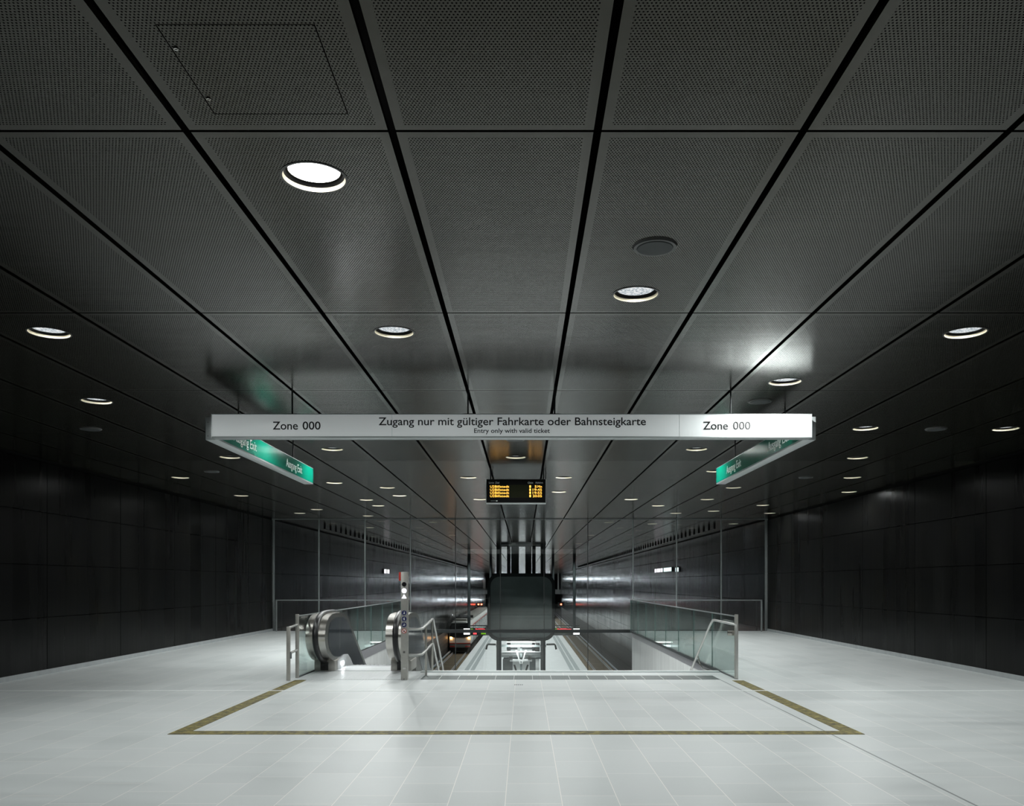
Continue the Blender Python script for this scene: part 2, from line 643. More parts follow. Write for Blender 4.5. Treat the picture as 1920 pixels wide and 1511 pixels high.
def text_mesh(s, width, height=None, bold=0.0):
    """vertices of a line of lettering scaled to a width, origin at its left end on the base line"""
    cu = bpy.data.curves.new('lettering', 'FONT')
    cu.body = s
    cu.size = 1.0
    cu.extrude = 0.0
    cu.offset = bold
    cu.resolution_u = 4
    o = bpy.data.objects.new('lettering', cu)
    COL.objects.link(o)
    dg = bpy.context.evaluated_depsgraph_get()
    dg.update()
    me = bpy.data.meshes.new_from_object(o.evaluated_get(dg))
    vs = [v.co.copy() for v in me.vertices]
    fs = [list(p.vertices) for p in me.polygons]
    bpy.data.objects.remove(o)
    bpy.data.meshes.remove(me)
    x0, x1 = min(v.x for v in vs), max(v.x for v in vs)
    sx = width / (x1 - x0)
    cap = CAP
    sy = sx if height is None else height / cap
    return [((v.x - x0) * sx, v.y * sy) for v in vs], fs


def lettering(name, s, plane, a0, a1, zb, cap, parent_at, mat, thick=0.003, parent=None, bold=0.0):
    """plane: ('y',d) faces the camera, text from X a0 to a1; ('x+',X) faces +X, runs Y a0->a1; ('x-',X) faces -X, runs Y a0 -> a1 downwards"""
    vs, fs = text_mesh(s, abs(a1 - a0), cap, bold)
    mb = MB()
    k, c = plane
    if k == 'y':
        front = [(a0 + x, c - thick, zb + y) for x, y in vs]
        back = [(a0 + x, c + 0.001, zb + y) for x, y in vs]
    elif k == 'x+':
        front = [(c + thick, a0 + x, zb + y) for x, y in vs]
        back = [(c - 0.001, a0 + x, zb + y) for x, y in vs]
    else:
        front = [(c - thick, a0 - x, zb + y) for x, y in vs]
        back = [(c + 0.001, a0 - x, zb + y) for x, y in vs]
    mb.add(front, fs)
    n = len(front)
    # rim: edges used once
    cnt = {}
    for f in fs:
        for i in range(len(f)):
            e = (f[i], f[(i + 1) % len(f)])
            key = tuple(sorted(e))
            cnt.setdefault(key, []).append(e)
    mb.add(front + back, [[e[0][1], e[0][0], e[0][0] + n, e[0][1] + n] for e in cnt.values() if len(e) == 1])
    return parent_at.part(mb, name, mat, parent)


_v, _f = text_mesh('H', 1.0)
_w = max(p[0] for p in _v) - min(p[0] for p in _v)
_cu = bpy.data.curves.new('lettering', 'FONT')
_cu.body = 'H'
_o = bpy.data.objects.new('lettering', _cu)
COL.objects.link(_o)
bpy.context.view_layer.update()
CAP = _o.dimensions[1]
bpy.data.objects.remove(_o)

ORD = ['first', 'second', 'third', 'fourth', 'fifth', 'sixth', 'seventh', 'eighth', 'ninth', 'tenth', 'eleventh', 'twelfth',
       'thirteenth', 'fourteenth', 'fifteenth', 'sixteenth', 'seventeenth', 'eighteenth', 'nineteenth', 'twentieth']

XL, XR = -8.40, 8.15       # side walls
YB, YG, YE = -9.0, 28.5, 215.0   # back wall, glass partition, far end
VL, VR, VN = -3.80, 3.62, 15.50  # stair opening: left, right, near edge
ZP, ZT = -5.0, -6.2        # platform, track bed
YF = 190.0                 # far mezzanine begins

# ------------------------------------------------------------------ floor
b = MB()
b.box(XL - .3, XR + .3, YB, VN, -0.30, 0)
b.box(XL - .3, VL, VN, YG, -0.30, 0)
b.box(VR, XR + .3, VN, YG, -0.30, 0)
structure(b.build('floor', M['floor'], recalc=False))

b = MB()
b.box(VR - .004, VR + .30, VN, YG, -6.4, -0.20)
structure(b.build('wall_right_of_stairs', M['concrete']))
b = MB()
b.box(VL - .30, VL + .004, VN, YG, -6.4, -0.20)
structure(b.build('wall_left_of_escalator', M['concrete']))
b = MB()
b.box(VR - .012, VR + .02, VN, YG, -0.20, 0.004)
structure(b.build('trim_1', M['band']))
b = MB()
b.box(VL - .02, VL + .012, VN, YG, -0.20, 0.004)
structure(b.build('trim_2', M['band']))
b = MB()
b.box(-1.85, VR - .02, 15.26, 15.42, 0.0005, 0.006)
structure(b.build('trim_3', M['strip']))
b = MB()
b.box(-1.85, VR - .02, 15.42, 15.52, -0.05, 0.012)
structure(b.build('trim_4', M['nosing']))

# ------------------------------------------------------------------ side walls (hall sheets are black steel, tunnel sheets slightly lighter)
SH = 0.9175


def side_wall(name, X, s):
    """s = +1: room lies towards +X"""
    b = MB()
    b.box(min(X, X - s * .3), max(X, X - s * .3), YB, YE, -3.59, CEIL + .4, 2)
    k0 = math.floor((YB - SY0) / PD)
    k1 = math.ceil((YE - SY0) / PD)
    for k in range(k0, k1):
        ya = max(YB, SY0 + PD * k + .008)
        yb = min(YE, SY0 + PD * (k + 1) - .008)
        if yb - ya < .05:
            continue
        for r in range(-4, 4):
            za, zb = .08 + SH * r + .007, .08 + SH * (r + 1) - .007
            if r == 3:
                zb = CEIL - .055
            tunnel = ya > YG - .6
            if r < 0 and not tunnel:
                continue
            if r == 0 and ya < YG - .6:
                za = .085
            b.box(min(X, X + s * .022), max(X, X + s * .022), ya, yb, za, zb, 1 if tunnel else 0)
    return structure(b.build(name, [M['wall'], M['twall'], M['wallgap']], recalc=False))


side_wall('wall_left', XL, 1)
side_wall('wall_right', XR, -1)
b = MB()
b.box(XL - .3, XL + .03, YB, YE, -6.5, -3.59)
for z in (-4.0, -4.5, -4.9, -5.4):
    b.box(XL + .03, XL + .06, YG, YE, z, z + .05)
structure(b.build('wall_left_track', M['lowwall']))
b = MB()
b.box(XR - .03, XR + .3, YB, YE, -6.5, -3.59)
for z in (-4.0, -4.5, -4.9, -5.4):
    b.box(XR - .06, XR - .03, YG, YE, z, z + .05)
structure(b.build('wall_right_track', M['lowwall']))
b = MB()
b.box(XL + .001, XL + .032, YB, YG, 0, .085)
structure(b.build('baseboard_left', M['skirt']))
b = MB()
b.box(XR - .032, XR - .001, YB, YG, 0, .085)
structure(b.build('baseboard_right', M['skirt']))
b = MB()
b.box(XL - .3, XR + .3, YB - .3, YB, -.3, CEIL + .4)
structure(b.build('wall_back', M['wall']))
b = MB()
b.box(XL - .3, XR + .3, YE, YE + .3, -6.5, CEIL + .4)
structure(b.build('wall_far', M['twall']))

# ------------------------------------------------------------------ downlights: where they stand, from the photograph
LPX = [(589, 333), (1192, 552), (739, 623), (92, 624), (1810, 624), (1472, 716), (181, 752), (623, 842), (1306, 842), (431, 857),
       (1608, 858), (1623, 803), (1886, 804), (967, 857), (878, 895), (1057, 895), (338, 895), (627, 905), (1592, 922), (1598, 895),
       (726, 914), (749, 929), (1048, 922), (900, 936), (452, 929), (1375, 914), (1183, 936), (1326, 936), (687, 937), (709, 948),
       (594, 955), (562, 962), (690, 967), (1234, 948), (1267, 962), (1338, 958), (1430, 947), (1443, 962), (1341, 883),
       (623, 983), (693, 989), (1223, 982), (1375, 982)]
LIGHTS = []
for x, y in LPX:
    d = ceil_d(y)
    LIGHTS.append(((x - CX) * d / F, d))
LIGHTS.append((-2.95, 11.35))          # hidden behind the white sign, shines on the green one
N_SEEN = len(LIGHTS)
# behind and over the camera
BACK = [(x + o, y) for y, o in ((-7.0, .3), (-4.3, -.6), (-1.5, .4), (1.2, -.4)) for x in (-6.0, -3.0, 0.0, 3.0, 6.0)]
TUN = [(x, 30.2 + 8.2 * k) for k in range(19) for x in (-3.2, 3.0)]
FARL = [(x, y) for y in (195.0, 202.0, 209.0) for x in (-5.5, 0.0, 5.5)]
HR = 0.165
holes = [(x, y, HR) for x, y in LIGHTS + BACK + TUN + FARL]
HATCH = (-1.420, -0.804, 3.283, 3.914)

# ------------------------------------------------------------------ ceiling
b = MB()
GX, GY = 0.019, 0.010
kx0, kx1 = math.floor((XL - SX0) / PW), math.ceil((XR - SX0) / PW)
ky0, ky1 = math.floor((YB - SY0) / PD), math.ceil((YE - SY0) / PD)
for kx in range(kx0, kx1):
    x0, x1 = max(XL + .06, SX0 + PW * kx + GX), min(XR - .06, SX0 + PW * (kx + 1) - GX)
    if x1 - x0 < .03:
        continue
    for ky in range(ky0, ky1):
        y0, y1 = max(YB, SY0 + PD * ky + GY), min(YE, SY0 + PD * (ky + 1) - GY)
        if y1 - y0 < .03:
            continue
        loops = [[Vector((x0, y0, 0)), Vector((x1, y0, 0)), Vector((x1, y1, 0)), Vector((x0, y1, 0))]]
        for hx, hy, hr in holes:
            if x0 + hr < hx < x1 - hr and y0 + hr < hy < y1 - hr:
                loops.append([Vector((hx + hr * math.cos(-2 * PI * i / 32), hy + hr * math.sin(-2 * PI * i / 32), 0)) for i in range(32)])
        if x0 < HATCH[0] and HATCH[1] < x1 and y0 < HATCH[2] and HATCH[3] < y1:
            loops.append([Vector((HATCH[0], HATCH[2], 0)), Vector((HATCH[0], HATCH[3], 0)), Vector((HATCH[1], HATCH[3], 0)), Vector((HATCH[1], HATCH[2], 0))])
        tri = tessellate_polygon(loops)
        flat = [v for l in loops for v in l]
        b.add([(v.x, v.y, CEIL) for v in flat], [t if (flat[t[1]] - flat[t[0]]).cross(flat[t[2]] - flat[t[0]]).z < 0 else t[::-1] for t in map(list, tri)])
        # folded rims
        vs = [(x0, y0, CEIL), (x1, y0, CEIL), (x1, y1, CEIL), (x0, y1, CEIL)]
        b.add(vs + [(v[0], v[1], CEIL + .03) for v in vs], [[i, (i + 1) % 4, 4 + (i + 1) % 4, 4 + i] for i in range(4)])
b.box(XL - .3, XR + .3, YB, YE, CEIL + .40, CEIL + .6, 1)
structure(b.build('ceiling', [M['ceil'], M['plenum']], recalc=False))

# access hatch with two locks
r = empty('access_hatch', ((HATCH[0] + HATCH[1]) / 2, (HATCH[2] + HATCH[3]) / 2, CEIL), 'square perforated access hatch with two small chrome locks, in the ceiling at upper left', 'hatch')
A = At(r)
g = .005
A.part(MB().box(HATCH[0] + g, HATCH[1] - g, HATCH[2] + g, HATCH[3] - g, CEIL, CEIL + .012), 'hatch_panel', M['hatch'])
for px_, py_ in ((330, 90), (391, 184)):
    d = ceil_d(py_)
    x = X_at(px_, d)
    o = A.part(MB().cyl((x, d, CEIL - .006), .009, .008, n=16, r2=.011), 'lock', M['chrome'])
    A.part(MB().box(x - .006, x + .006, d - .0012, d + .0012, CEIL - .0075, CEIL - .005), 'keyway', M['black'], o).parent = o

# ------------------------------------------------------------------ downlight builder
PROTO = {}


def downlight_meshes():
    n = 40
    t = MB()
    t.ring((0, 0, 0), HR - .001, HR + .012, -.003, n).ring((0, 0, 0), HR - .001, HR + .012, 0.0, n)
    t.cyl((0, 0, -.003), HR + .012, .003, n=n, caps=False)
    PROTO['trim_ring'] = t.build('trim_ring', M['trim'])
    PROTO['reflector_ring'] = MB().cyl((0, 0, -.002), HR - .001, .021, n=n, r2=HR - .006, caps=False).build('reflector_ring', M['ring'])
    PROTO['baffle'] = MB().cyl((0, 0, .019), HR - .006, .017, n=n, r2=.150, caps=False).ring((0, 0, 0), .136, .150, .036, n).build('baffle', M['baffle'])
    l = MB()
    vs = [(0, 0, .030)]
    for q, (rr, zz) in enumerate(((.06, .031), (.105, .034), (.137, .038))):
        vs += [(rr * math.cos(2 * PI * i / n), rr * math.sin(2 * PI * i / n), zz) for i in range(n)]
    fs = [[0, 1 + i, 1 + (i + 1) % n] for i in range(n)]
    for q in range(2):
        fs += [[1 + q * n + i, 1 + (q + 1) * n + i, 1 + (q + 1) * n + (i + 1) % n, 1 + q * n + (i + 1) % n] for i in range(n)]
    l.add(vs, fs)
    PROTO['lens'] = l.build('lens', M['lens'])


downlight_meshes()
PROTO_USED = {k: False for k in PROTO}


def downlight(x, y, label, group, watts, hot=False, cone=179.8):
    r = empty('downlight', (x, y, CEIL), label, 'light', group)
    for k, p in PROTO.items():
        if not PROTO_USED[k] and not hot:
            o = p
            PROTO_USED[k] = True
        else:
            o = p.copy()
            COL.objects.link(o)
        o.parent = r
        if hot and k == 'lens':
            o.data = o.data.copy()
            o.data.materials[0] = M['lens_hot']
    ld = bpy.data.lights.new('downlight_lamp', 'SPOT')
    ld.energy = watts
    ld.color = LAMP_COL
    ld.spot_size = math.radians(cone)
    ld.spot_blend = 1.0
    ld.shadow_soft_size = 0.012
    lo = bpy.data.objects.new('lamp_beam', ld)
    COL.objects.link(lo)
    lo.parent = r
    lo.location = (0, 0, .021)
    return r


# labels: by panel row (counted from the top of the photo) and place in that row
rows = {}
for i, (x, y) in enumerate(LIGHTS):
    if i == N_SEEN - 1:
        continue
    rows.setdefault(math.floor((y - SY0) / PD) + 1, []).append(i)
for rk, ids in sorted(rows.items()):
    ids.sort(key=lambda i: LIGHTS[i][0])
    for q, i in enumerate(ids):
        n = len(ids)
        if n == 1:
            place = 'the only one there'
        elif q == 0:
            place = 'leftmost of %s' % ['', '', 'two', 'three', 'four', 'five', 'six', 'seven', 'eight', 'nine'][n]
        elif q == n - 1:
            place = 'rightmost of %s' % ['', '', 'two', 'three', 'four', 'five', 'six', 'seven', 'eight', 'nine'][n]
        else:
            place = '%s from left' % ORD[q]
        if LIGHTS[i][1] > YG:
            lab = 'dim downlight just beyond the glass partition, ceiling row %s, %s' % (ORD[rk], place)
        elif i == 0:
            lab = 'glaring white recessed downlight at upper left, nearest to the access hatch'
        elif i == 5:
            lab = 'recessed downlight just in front of the right end of the white sign'
        else:
            lab = 'round recessed downlight in %s ceiling panel row from the top, %s' % (ORD[rk], place)
        x, y = LIGHTS[i]
        wt = HALL_W * (0.4 if y > YG else 3.0 if (y > 16.5 and abs(x) < 4.6) else 1.9 if i == 5 else 2.1 if abs(x) > 3.3 and y < 12 else 1.0)
        downlight(x, y, lab, 'hall ceiling downlights', wt, hot=(i == 0))
downlight(LIGHTS[-1][0], LIGHTS[-1][1], 'recessed downlight above the left green exit sign, hidden by the white sign', 'hall ceiling downlights', HALL_W)
for q, (x, y) in enumerate(BACK):
    downlight(x, y, 'recessed downlight in the ceiling behind the viewer, row %s, %s from left' % (ORD[q // 5], ORD[q % 5]), 'downlights behind the viewer', HALL_W * (2.9 if abs(x) > 5 else 1.3))
for q, (x, y) in enumerate(TUN):
    downlight(x, y, 'tiny downlight high over the %s half of the platform, %s nearest' % ('left' if x < 0 else 'right', ORD[q // 2]), 'downlights over the platform', TUN_W, cone=120)
for q, (x, y) in enumerate(FARL):
    downlight(x, y, 'far downlight over the gallery at the tunnel end, row %s, %s from left' % (ORD[q // 3], ORD[q % 3]), 'downlights over the far gallery', HALL_W * 1.5, cone=120)

# flush ceiling loudspeakers
SPK = [((1228, 462), 'round dark loudspeaker flush in the ceiling, beside the upper right downlight'),
       ((1425, 752), 'round dark loudspeaker in the ceiling above the right end of the white sign'),
       ((966, 824), 'round dark loudspeaker just under the white sign, centre, before the departure board'),
       ((170, 804), 'round dark loudspeaker in the far left ceiling, left of the white sign'),
       ((397, 884), 'round dark loudspeaker below the left end of the left green exit sign'),
       ((1755, 804), 'round dark loudspeaker in the ceiling between the two downlights at far right'),
       ((1511, 895), 'round dark loudspeaker below the right green exit sign')]
for (x, y), lab in SPK:
    d = ceil_d(y)
    X = X_at(x, d)
    r = empty('ceiling_speaker', (X, d, CEIL), lab, 'loudspeaker', 'flush ceiling loudspeakers')
    MB().cyl((0, 0, -.012), .135, .012, n=40, r2=.145).build('rim', M['trim'], r)
    MB().cyl((0, 0, -.016), .112, .006, n=40, r2=.118).build('speaker_grille', M['speaker'], r)

# ------------------------------------------------------------------ the white sign across the hall
SD = 9.5
zt, zb = Z_at(776, SD), Z_at(820.5, SD)
x0, x1 = X_at(396.5, SD), X_at(1522, SD)
r = empty('hanging_sign', ((x0 + x1) / 2, SD + .08, zb), 'long light grey hanging sign with black lettering Zugang nur mit Fahrkarte, across the hall', 'sign')
A = At(r)
A.part(MB().bbox(x0 + .004, x1 - .004, SD, SD + .14, zb + .012, zt - .006, .004), 'sign_face', M['sign_added_glow'])
fr = MB()
fr.bbox(x0, x1, SD - .006, SD + .15, zb, zb + .013, .003)
fr.bbox(x0, x1, SD - .004, SD + .145, zt - .007, zt, .002)
fr.box(x0 - .002, x0 + .005, SD - .004, SD + .145, zb, zt)
fr.box(x1 - .005, x1 + .002, SD - .004, SD + .145, zb, zt)
A.part(fr, 'sign_frame', M['signedge'])
for px_ in (735, 1274):
    A.part(MB().box(X_at(px_, SD) - .0012, X_at(px_, SD) + .0012, SD - .0012, SD + .002, zb + .013, zt - .007), 'panel_joint', M['signedge'])
for txt, xa, xb, yb, cap in (('Zone', 511.5, 558.5, 805.2, 14.6), ('000', 567.5, 601, 805.2, 14.6), ('Zone', 1318.5, 1365, 805.2, 14.6), ('000', 1374.5, 1407, 805.2, 14.6),
                             ('Zugang nur mit gültiger Fahrkarte oder Bahnsteigkarte', 710, 1211, 797, 14.2), ('Entry only with valid ticket', 889, 1031, 811.5, 8.2)):
    lettering('lettering', txt, ('y', SD), X_at(xa, SD), X_at(xb, SD), Z_at(yb, SD), cap * SD / F, A, M['textblack'], bold=0.008)
for px_ in (548, 877.5, 1040, 1370):
    X = X_at(px_, SD + .06)
    t = MB().cyl((X, SD + .06, zt - .002), .009, CEIL - zt + .05, n=12)
    t.box(X - .06, X + .06, SD + .035, SD + .085, zt - .002, zt + .012)
    A.part(t, 'hanger_rod', M['darkpost'])


def exit_sign(side):
    # side -1: left leg (face towards +X), +1: right leg (face towards -X)
    y0, y1 = SD + .155, 14.0
    if side < 0:
        xa, xb, face = -3.60, -3.455, 'x+'
    else:
        xa, xb, face = 3.16, 3.305, 'x-'
    lab = 'green hanging exit sign lettered Ausgang Exit, at the %s end of the white sign' % ('left' if side < 0 else 'right')
    r = empty('exit_sign', ((xa + xb) / 2, (y0 + y1) / 2, zb), lab, 'sign', 'green exit signs')
    A = At(r)
    A.part(MB().bbox(xa, xb, y0, y1, zb, zt, .004), 'sign_case', M['signedge'])
    fx = xb if side < 0 else xa
    A.part(MB().box(min(fx, fx - side * .004), max(fx, fx - side * .004), y0 + .03, y1 - .012, zb + .02, zt - .012), 'green_face', M['green'])
    tx = fx - side * .004
    for d0, d1 in ((10.15, 11.02), (12.40, 13.28)):
        m1, m2 = d0 + (d1 - d0) * .63, d0 + (d1 - d0) * .70
        for txt, ya, yb_ in (('Ausgang', d0, m1), ('Exit', m2, d1)) if side < 0 else (('Ausgang', d1, d1 - (m1 - d0)), ('Exit', d1 - (m2 - d0), d0)):
            lettering('lettering', txt, (face, tx), ya, yb_, zb + .08, .115, A, M['textwhite'])
    for yy in (y0 + .9, 13.05):
        c = (xa + xb) / 2
        A.part(MB().cyl((c, yy, zt - .002), .009, CEIL - zt + .02, n=12), 'hanger_rod', M['darkpost'])
    for zz in (.045, .2):
        A.part(MB().cyl(((xa + xb) / 2 - .045, y0 - .003, zb + zz), .005, .006, axis='y', n=10), 'screw', M['trim'])
    return r


exit_sign(-1)
exit_sign(1)

# ------------------------------------------------------------------ departure board
BD = 16.15
bx0, bx1, bz0, bz1 = X_at(911, BD), X_at(1024, BD), Z_at(943.5, BD), Z_at(898, BD)
r = empty('departure_board', ((bx0 + bx1) / 2, BD + .09, bz0), 'black electronic departure board with amber rows of text, hanging at the centre of the ceiling', 'display')
A = At(r)
A.part(MB().bbox(bx0, bx1, BD + .006, BD + .2, bz0, bz1, .008), 'board_case', M['signedge'])
A.part(MB().box(bx0 + .012, bx1 - .012, BD, BD + .02, bz0 + .014, bz1 - .004), 'screen', M['boardblack'])
A.part(MB().box(X_at(918.5, BD), X_at(1017, BD), BD - .002, BD + .002, Z_at(933, BD), Z_at(909, BD)), 'led_field', M['ledback'])
BT = BD - .002
pxh = BD / F
for yb in (914.3, 920.3, 926.1, 932.0):
    i = (914.3, 920.3, 926.1, 932.0).index(yb)
    for txt, xa, xb in (('U2', 919, 926.8), ('Billstedt', 927.9, 954.6), ('1', 992.6, 995.6)) + ((('5', 1002.6, 1006.2), ('Min', 1008, 1016)) if i == 0 else ((('19:45', '19:55', '20:05')[i - 1], 998.8, 1016),)):
        lettering('led_text', txt, ('y', BT), X_at(xa, BD), X_at(xb, BD), Z_at(yb, BD), 4.3 * pxh, A, M['led_amber'])
for txt, xa, xb in (('Linie', 917, 926.3), ('Ziel', 928.5, 936), ('Gleis', 989.6, 999.6), ('Abfahrt', 1003.6, 1018)):
    lettering('header_text', txt, ('y', BD), X_at(xa, BD), X_at(xb, BD), Z_at(906.5, BD), 3.2 * pxh, A, M['textwhite'])
A.part(MB().box(X_at(929.8, BD), X_at(933, BD), BD - .003, BD + .002, Z_at(939.8, BD), Z_at(938.2, BD)), 'maker_mark', M['textwhite'])
A.part(MB().box(X_at(920, BD), X_at(928.5, BD), BD - .003, BD + .002, Z_at(939.4, BD), Z_at(938.4, BD)), 'maker_mark', M['postgrey'])
for px_ in (919.5, 1019.5):
    X = X_at(px_, BD)
    A.part(MB().cyl((X, BD + .1, bz1 - .002), .012, CEIL - bz1 + .05, n=12), 'hanger_rod', M['darkpost'])
    A.part(MB().tube([(X + .03, BD + .1, CEIL + .03), (X + .045, BD + .1, CEIL - .05), (X + .03, BD + .1, bz1 - .002)], .005, 8), 'cable', M['black'])

# ------------------------------------------------------------------ floor inlays
yo, yi = floor_d(1377.0), floor_d(1370.8)
t = MB()
SW = 0.185
t.box(-3.765, 3.605, yo, yi, -.002, .0035)
t.box(-3.765, -3.765 + SW, yi, 14.05, -.002, .0035)
t.box(3.605 - SW, 3.605, yi, 14.0, -.002, .0035)
tag(t.build('floor_inlay', M['patina']), 'mottled olive brass strip inlaid in the floor in a wide U before the stairs', 'floor strip')
d = floor_d(1295)
tag(MB().box(XL + .04, XR - .04, d - .03, d + .03, -.002, .0045).build('floor_joint_rail', M['white']), 'thin bright metal joint strip running right across the floor', 'floor strip')
t = MB()
for k in range(5):
    X = X_at(965.5 + 3.4 * k, floor_d(1284))
    t.box(X - .008, X + .008, floor_d(1284) - .028, floor_d(1284) + .028, .0005, .003)
tag(t.build('floor_slot', M['black']), 'short row of five small dark slots in the floor before the stairs', 'drain')

structure(MB().box(3.245, 3.262, 1.0, 14.15, -.002, .0012).build('trim_9', M['postgrey']))

# ribbed grating mats along the stair head
gy0, gy1 = floor_d(1273.8), floor_d(1266.8)
gx = -1.72
gn = 16
gw = (3.26 - gx) / gn
for k in range(gn):
    lab = 'dark ribbed floor grating at the stair head, %s from the left' % ORD[k] if k else 'dark ribbed floor grating at the stair head, leftmost, beside the handrail'
    if k == gn - 1:
        lab = 'dark ribbed floor grating at the stair head, rightmost of the row'
    r = empty('floor_grating', (gx + gw * (k + .5), (gy0 + gy1) / 2, 0), lab, 'grating', 'gratings along the stair head')
    MB().box(-gw / 2 + .004, gw / 2 - .004, (gy0 - gy1) / 2, (gy1 - gy0) / 2, -.001, .004).build('grating_mat', M['grate'], r)
    MB().box(gw / 2 - .004, gw / 2 + .004, (gy0 - gy1) / 2, (gy1 - gy0) / 2, -.001, .005).build('edge_bar', M['nosing'], r)

# ------------------------------------------------------------------ stairs down to the platform
t = MB()
n = 30
for k in range(n):
    y = VN + .02 + .29 * k
    z = -.167 * (k + 1)
    t.box(-1.80, VR - .02, y, y + .30, max(z - .6, -5.6), z)
tag(t.build('staircase', M['concrete']), 'broad pale stone staircase going down to the platform, right of the escalator', 'stairs')

# ------------------------------------------------------------------ escalator
ER = empty('escalator', (-2.93, 15.6, 0), 'stainless steel escalator with black handrails going down at the left of the stairs', 'escalator')
A = At(ER)


def arc(c, r, a0, a1, n):
    return [(c[0] + r * math.cos(a0 + (a1 - a0) * i / n), c[1] + r * math.sin(a0 + (a1 - a0) * i / n)) for i in range(n + 1)]


T30 = math.tan(math.radians(30))
# newel outline in (y, z): from the base round the front and over the top, then down the slope
nose = [(15.62, .17), (15.42, .20), (15.20, .26), (15.00, .36), (14.86, .49), (14.80, .63), (14.82, .77), (14.92, .90), (15.08, .985), (15.28, 1.03), (15.5, 1.05), (16.0, 1.05), (16.3, 1.04), (16.55, 1.0), (16.8, .91)]
slope_end = (26.0, .91 - (26.0 - 16.8) * T30)
outline = nose + [slope_end]


def smooth2(p, it=2):
    for _ in range(it):
        q = [p[0]]
        for i in range(len(p) - 1):
            a, c = p[i], p[i + 1]
            q += [(a[0] * .75 + c[0] * .25, a[1] * .75 + c[1] * .25), (a[0] * .25 + c[0] * .75, a[1] * .25 + c[1] * .75)]
        q.append(p[-1])
        p = q
    return p


out_s = smooth2(nose) + [slope_end]
for side, xa, xb in (('left', -3.79, -3.45), ('right', -2.40, -2.06)):
    body = MB()
    low = [(26.0, slope_end[1] - 1.15), (16.7, .91 - 1.15 + .02), (16.2, 0.0), (15.62, 0.0)]
    body.prism(out_s + low, xa, xb, 'x', smooth=True)
    bo = A.part(body, 'balustrade', M['steel'])
    # dark glass side panels, set 4 mm proud of the core, inside the steel rim
    def inset(p, cxy, s):
        return [(cxy[0] + (q[0] - cxy[0]) * s, cxy[1] + (q[1] - cxy[1]) * s) for q in p]
    gpts = [(15.70, .25), (15.50, .27), (15.30, .34), (15.14, .45), (15.06, .60), (15.08, .75), (15.18, .87), (15.35, .94), (15.6, .965), (16.0, .965), (16.3, .95), (16.55, .90), (16.8, .80), (25.9, .80 - 9.1 * T30), (25.9, .80 - 9.1 * T30 - .72), (17.05, .0), (16.8, .14), (16.55, .225), (16.35, .24), (16.05, .215)]
    for xf, sg in ((xb, 1), (xa, -1)):
        pn = MB()
        pn.prism(gpts, min(xf - .002 * sg, xf + .005 * sg), max(xf - .002 * sg, xf + .005 * sg), 'x')
        A.part(pn, 'side_panel', M['escpanel'], bo)
        jn = MB().box(min(xf, xf + .006 * sg), max(xf, xf + .006 * sg), 15.98, 15.995, .37, .962)
        A.part(jn, 'panel_joint', M['steel'], bo)
    # handrail round the newel
    xc = (xa + xb) / 2
    hr = [(xc, y, z) for y, z in out_s]
    # push the rail outwards from the outline
    P = []
    for i, (x, y, z) in enumerate(hr):
        a, c = hr[max(0, i - 1)], hr[min(len(hr) - 1, i + 1)]
        dy, dz = c[1] - a[1], c[2] - a[2]
        L = math.hypot(dy, dz)
        P.append((xc, y - dz / L * .025 if False else y + (-dz / L) * .02, z + (dy / L) * .02))
    A.part(MB().tube(P, .034, 12, rx=.048), 'handrail', M['rubber'], bo)
    base = MB().bbox(xa - .015, xb + .02, 15.50, 16.25, 0.0, .19, .01)
    po = A.part(base, 'base_box', M['satin'])
    A.part(MB().box(xc - .07, xc + .07, 15.492, 15.51, .02, .16), 'handrail_inlet', M['black'], po)
sk = MB()
sk.prism([(15.7, 0), (15.7, .17), (16.35, .235), (16.6, .22), (16.85, .12), (26, .12 - 9.15 * T30), (26, -.4 - 9.3 * T30), (16.6, -.25)], -3.446, -3.42)
A.part(sk, 'skirt_panel', M['pale_steel'])
sk = MB()
sk.prism([(15.7, 0), (15.7, .17), (16.35, .235), (16.6, .22), (16.85, .12), (26, .12 - 9.15 * T30), (26, -.4 - 9.3 * T30), (16.6, -.25)], -2.43, -2.404)
A.part(sk, 'skirt_panel', M['pale_steel'])
A.part(MB().box(-3.45, -2.40, 15.55, 16.45, -.04, .006), 'comb_plate', M['pale_steel'])
A.part(MB().box(-3.40, -2.43, 16.40, 16.50, -.03, .012), 'comb', M['rail'])
for k in range(23):
    y = 16.5 + .40 * k
    z = -.02 - .04 * min(k, 2) - .231 * max(0, k - 2)
    st = MB().box(-3.40, -2.43, y, y + .40, z - .28, z)
    for q in range(12):
        st.box(-3.38 + .08 * q, -3.345 + .08 * q, y + .01, y + .39, z, z + .008)
    A.part(st, 'step', M['trim'])
A.part(MB().bbox(-3.42, -3.405, 16.02, 16.20, .055, .125, .006), 'comb_light', M['comb_lamp'])

# landing plate
LPx0, LPx1 = -3.70, -2.04
t = MB()
t.box(LPx0, LPx1, 14.12, 15.50, -.001, .004)
for k in range(34):
    xx = LPx0 + .03 + k * .0475
    t.box(xx, xx + .022, 14.15, 15.47, .004, .0058)
tag(t.build('landing_plate', M['pale_steel']), 'ribbed metal landing plate in the floor before the escalator', 'floor plate')

